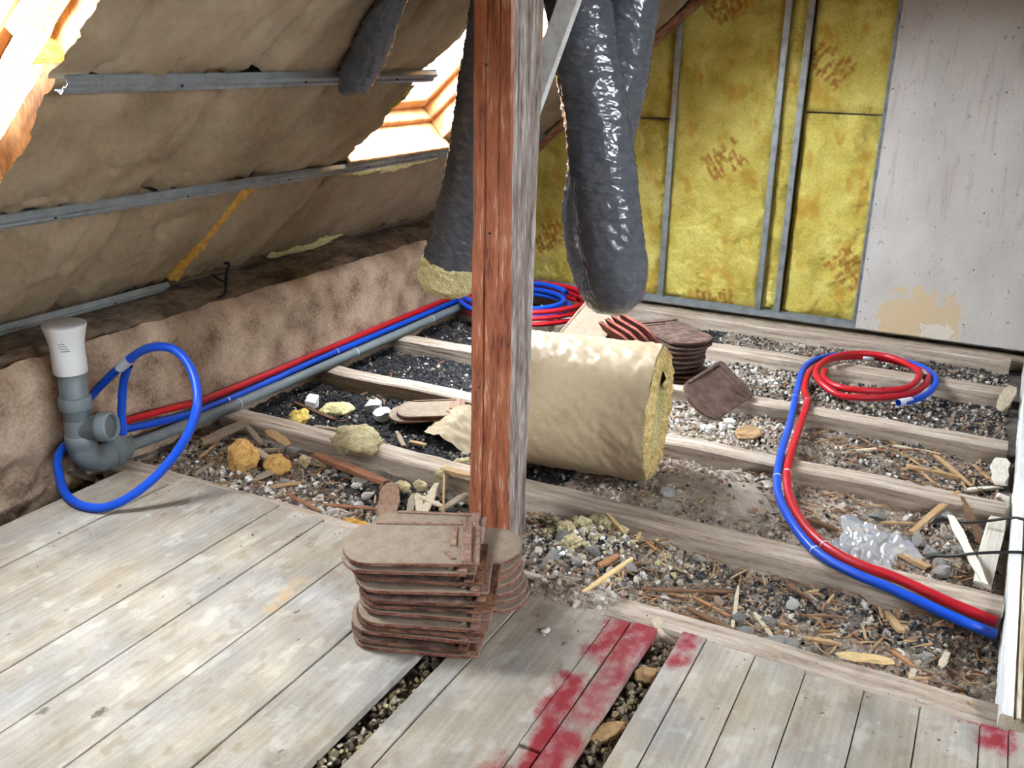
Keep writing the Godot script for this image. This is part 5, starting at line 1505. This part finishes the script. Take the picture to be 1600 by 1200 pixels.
	for q in [[-1.28, -2.90, 0.05], [-1.16, -2.88, 0.055], [-1.19, -2.82, 0.06], [-1.25, -2.80, 0.045], [-1.10, -2.93, 0.07], [-1.03, -2.94, 0.06], [-1.14, -2.75, 0.06]]:
		soft("wool_scrap", "pale yellow wool tuft in the stones right of the post", "wool scrap", Vector2(q[0], q[1]), Vector3(q[2] * 1.2, q[2] * 0.8, q[2]), M.wool_dull, k, 0.4, "wool tufts right of the post")
		k += 1
	soft("wool_scrap", "amber scrap lying by the board ends near the tile stack", "wool scrap", Vector2(-1.94, -2.52), Vector3(0.15, 0.06, 0.07), M.wool_amber, 50, 0.3)
	soft("wool_scrap", "amber paper scrap in the rubble right of the leaning tile", "wool scrap", Vector2(-0.84, -4.13), Vector3(0.16, 0.035, 0.12), M.w_tan, 51, 0.25)
	soft("wool_scrap", "tan chunk in the gap between the boards beside the red paint", "wool scrap", Vector2(-0.635, -2.12), Vector3(0.055, 0.05, 0.075), M.w_tan, 52, 0.25)
	soft("wool_scrap", "tan flake deep in the gap between the boards near the view edge", "wool scrap", Vector2(-0.64, -1.86), Vector3(0.05, 0.045, 0.12), M.w_tan, 53, 0.25)
	for q in [[-2.577, -3.575, 0.3, "white polystyrene block on the cinders, farther of two"], [-2.47, -3.50, 1.1, "white polystyrene block on the cinders, nearer of two"], [-2.87, -3.47, 2.0, "white polystyrene crumb near the wall pipe"]]:
		var o := obj("polystyrene_block", stick_meshes[int(q[2] * 2.0)], M.styrene, null, Transform3D(Basis.from_euler(Vector3(0.15, q[2], 0.2)) * Basis.from_scale(Vector3(0.08, 0.042, 0.06)), Vector3(q[0], ground(q[0], q[1]) + 0.035, q[1])))
		tag(o, q[3], "polystyrene", "white polystyrene blocks")
	# folded sheet of facing paper by the post
	var fp := PackedVector3Array()
	for j in 21:
		for i in 25:
			var a := i / 24.0
			var b := j / 20.0
			fp.append(Vector3(-0.16 + 0.34 * a + 0.02 * b, 0.10 - 0.14 * absf(a - 0.42) - 0.11 * b * (0.6 + a * 0.5) + 0.012 * wn.get_noise_2d(a * 6.0, b * 6.0), -0.08 + 0.20 * b + 0.03 * sin(a * 5.0)))
	var fo := obj("kraft_scrap", sheet(24, 20, fp), M.kraft_light, null, Transform3D(Basis(Vector3.UP, -0.3), Vector3(-2.02, -0.055, -3.50)))
	tag(fo, "folded kraft paper scrap beside the two tiles left of the post", "paper scrap")
	# plastic bag and black cable
	var bagn := obj("plastic_bag", crumple(3, 0.25, 0.20, 0.055), M.bag, null, Transform3D(Basis.from_euler(Vector3(0.30, -0.45, 0.0)), Vector3(-0.185, -0.05, -3.20)))
	tag(bagn, "crumpled clear plastic bag lying on the joist behind the red hose", "plastic bag")
	var cb := thing("cable", "thin black cable curling over the frame timber at right", "cable", Vector3(0.1, -0.04, -3.5))
	obj("lead", tube(smooth_path([Vector3(-0.075, -0.03, -0.17), Vector3(0.0, -0.015, -0.13), Vector3(0.09, 0.02, -0.12), Vector3(0.17, 0.06, -0.10), Vector3(0.25, 0.072, -0.04), Vector3(0.30, 0.075, 0.10), Vector3(0.25, 0.075, 0.18), Vector3(0.16, 0.065, 0.20), Vector3(0.05, 0.04, 0.22), Vector3(-0.02, 0.0, 0.20), Vector3(-0.08, -0.03, 0.17)], 0.01), 0.0055, 8), M.cable, cb)
	# dark cable bent out of the ledge
	var cw := thing("cable", "short dark cable hook sticking out of the wall ledge", "cable", Vector3(-3.2, 0.5, -3.2))
	obj("lead", tube(smooth_path([Vector3(-0.16, 0.08, -0.25), Vector3(-0.10, 0.085, -0.22), Vector3(-0.05, 0.05, -0.14), Vector3(0.01, -0.01, -0.06), Vector3(-0.01, -0.03, -0.03)], 0.01), 0.008, 8), M.cable, cw)
	obj("lead", tube(smooth_path([Vector3(-0.10, 0.06, -0.10), Vector3(-0.05, 0.03, -0.11), Vector3(-0.04, 0.035, -0.14)], 0.01), 0.006, 8), M.cable, cw)
	# larger stones
	stone(Vector2(-0.897, -2.688), 0.062, Color(0.56, 0.53, 0.52), 31, "rounded grey stone at the upper end of the straw stick", 0.4)
	stone(Vector2(-0.955, -2.14), 0.026, Color(0.86, 0.84, 0.81), 32, "white plaster crumb lying alone on the boards right of the tiles", 0.35)
	stone(Vector2(-0.68, -2.33), 0.08, Color(0.68, 0.62, 0.57), 33, "flat pale stone at the red painted board ends", 0.15, 0.4)
	stone(Vector2(-0.64, -2.22), 0.055, Color(0.66, 0.55, 0.52), 34, "pinkish stone in the gap between the red painted boards", -0.9)
	var lab := {"a": "whitish stone among cinders in the front left bay", "b": "grey stone in the rubble right of the post", "c": "grey stone among splinters in the bay with the plastic bag", "d": "white plaster lump at the foot of the leaning brown tile", "e": "grey slate chip in the front right bay"}
	k = 60
	for q in [[-2.159, -2.877, 0.065, "a", 0.62], [-2.224, -2.877, 0.055, "a", 0.45], [-2.036, -2.772, 0.065, "a", 0.85], [-1.902, -2.65, 0.05, "a", 0.75], [-2.03, -2.70, 0.05, "a", 0.9], [-1.975, -2.773, 0.05, "a", 0.42], [-1.80, -2.60, 0.05, "a", 0.8], [-2.382, -2.68, 0.045, "a", 0.6], [-2.62, -2.925, 0.075, "a", 0.5], [-2.559, -2.94, 0.07, "a", 0.52], [-2.209, -2.568, 0.055, "a", 0.82], [-2.179, -2.649, 0.05, "a", 0.8], [-2.067, -2.584, 0.05, "a", 0.78], [-2.26, -2.53, 0.045, "a", 0.74], [-2.12, -2.80, 0.05, "a", 0.9], [-1.311, -2.95, 0.05, "b", 0.7], [-1.23, -2.92, 0.05, "b", 0.66], [-1.283, -2.88, 0.045, "b", 0.85], [-1.209, -2.911, 0.06, "b", 0.82], [-1.18, -2.77, 0.06, "b", 0.5], [-1.171, -2.669, 0.05, "b", 0.55], [-1.05, -2.74, 0.06, "b", 0.5], [-1.085, -2.667, 0.055, "b", 0.58], [-0.718, -2.93, 0.05, "b", 0.6], [-1.0, -2.60, 0.05, "b", 0.48], [-0.201, -3.60, 0.065, "c", 0.5], [-0.253, -3.56, 0.045, "c", 0.6], [0.037, -3.70, 0.085, "c", 0.55], [-0.032, -3.437, 0.075, "c", 0.52], [0.006, -3.376, 0.07, "c", 0.56], [0.053, -3.298, 0.065, "c", 0.55], [0.066, -3.24, 0.075, "c", 0.62], [-0.08, -3.45, 0.06, "c", 0.48], [-0.14, -3.42, 0.055, "c", 0.45], [0.10, -3.42, 0.06, "c", 0.5], [-0.963, -4.131, 0.06, "d", 0.86], [-1.004, -4.08, 0.055, "d", 0.85], [-1.038, -4.07, 0.05, "d", 0.84], [-0.958, -4.228, 0.07, "d", 0.9], [-0.365, -2.785, 0.05, "e", 0.66], [-0.364, -2.56, 0.06, "e", 0.58], [-0.318, -2.56, 0.065, "e", 0.55], [-0.46, -2.54, 0.06, "e", 0.5], [-0.50, -2.62, 0.06, "e", 0.45], [-0.42, -2.66, 0.055, "e", 0.48], [-0.972, -3.304, 0.09, "b", 0.66], [-0.15, -2.60, 0.05, "e", 0.6], [0.05, -2.70, 0.05, "e", 0.55]]:
		var v: float = q[4]
		stone(Vector2(q[0], q[1]), q[2], Color(v, v * 0.975, v * 0.945), k, lab[q[3]], 0.25)
		k += 1

func soft(called: String, label: String, category: String, at: Vector2, size: Vector3, m: Material, seed_: int, rough: float, group := "") -> void:
	var y := maxf(ground(at.x, at.y), -0.03 if over_joist(at.y) else -1.0)
	var o := obj(called, wool_lump(seed_, size, rough), m, null, Transform3D(Basis(Vector3.UP, seed_ * 0.7), Vector3(at.x, y + size.y * 0.38, at.y)))
	tag(o, label, category, group)
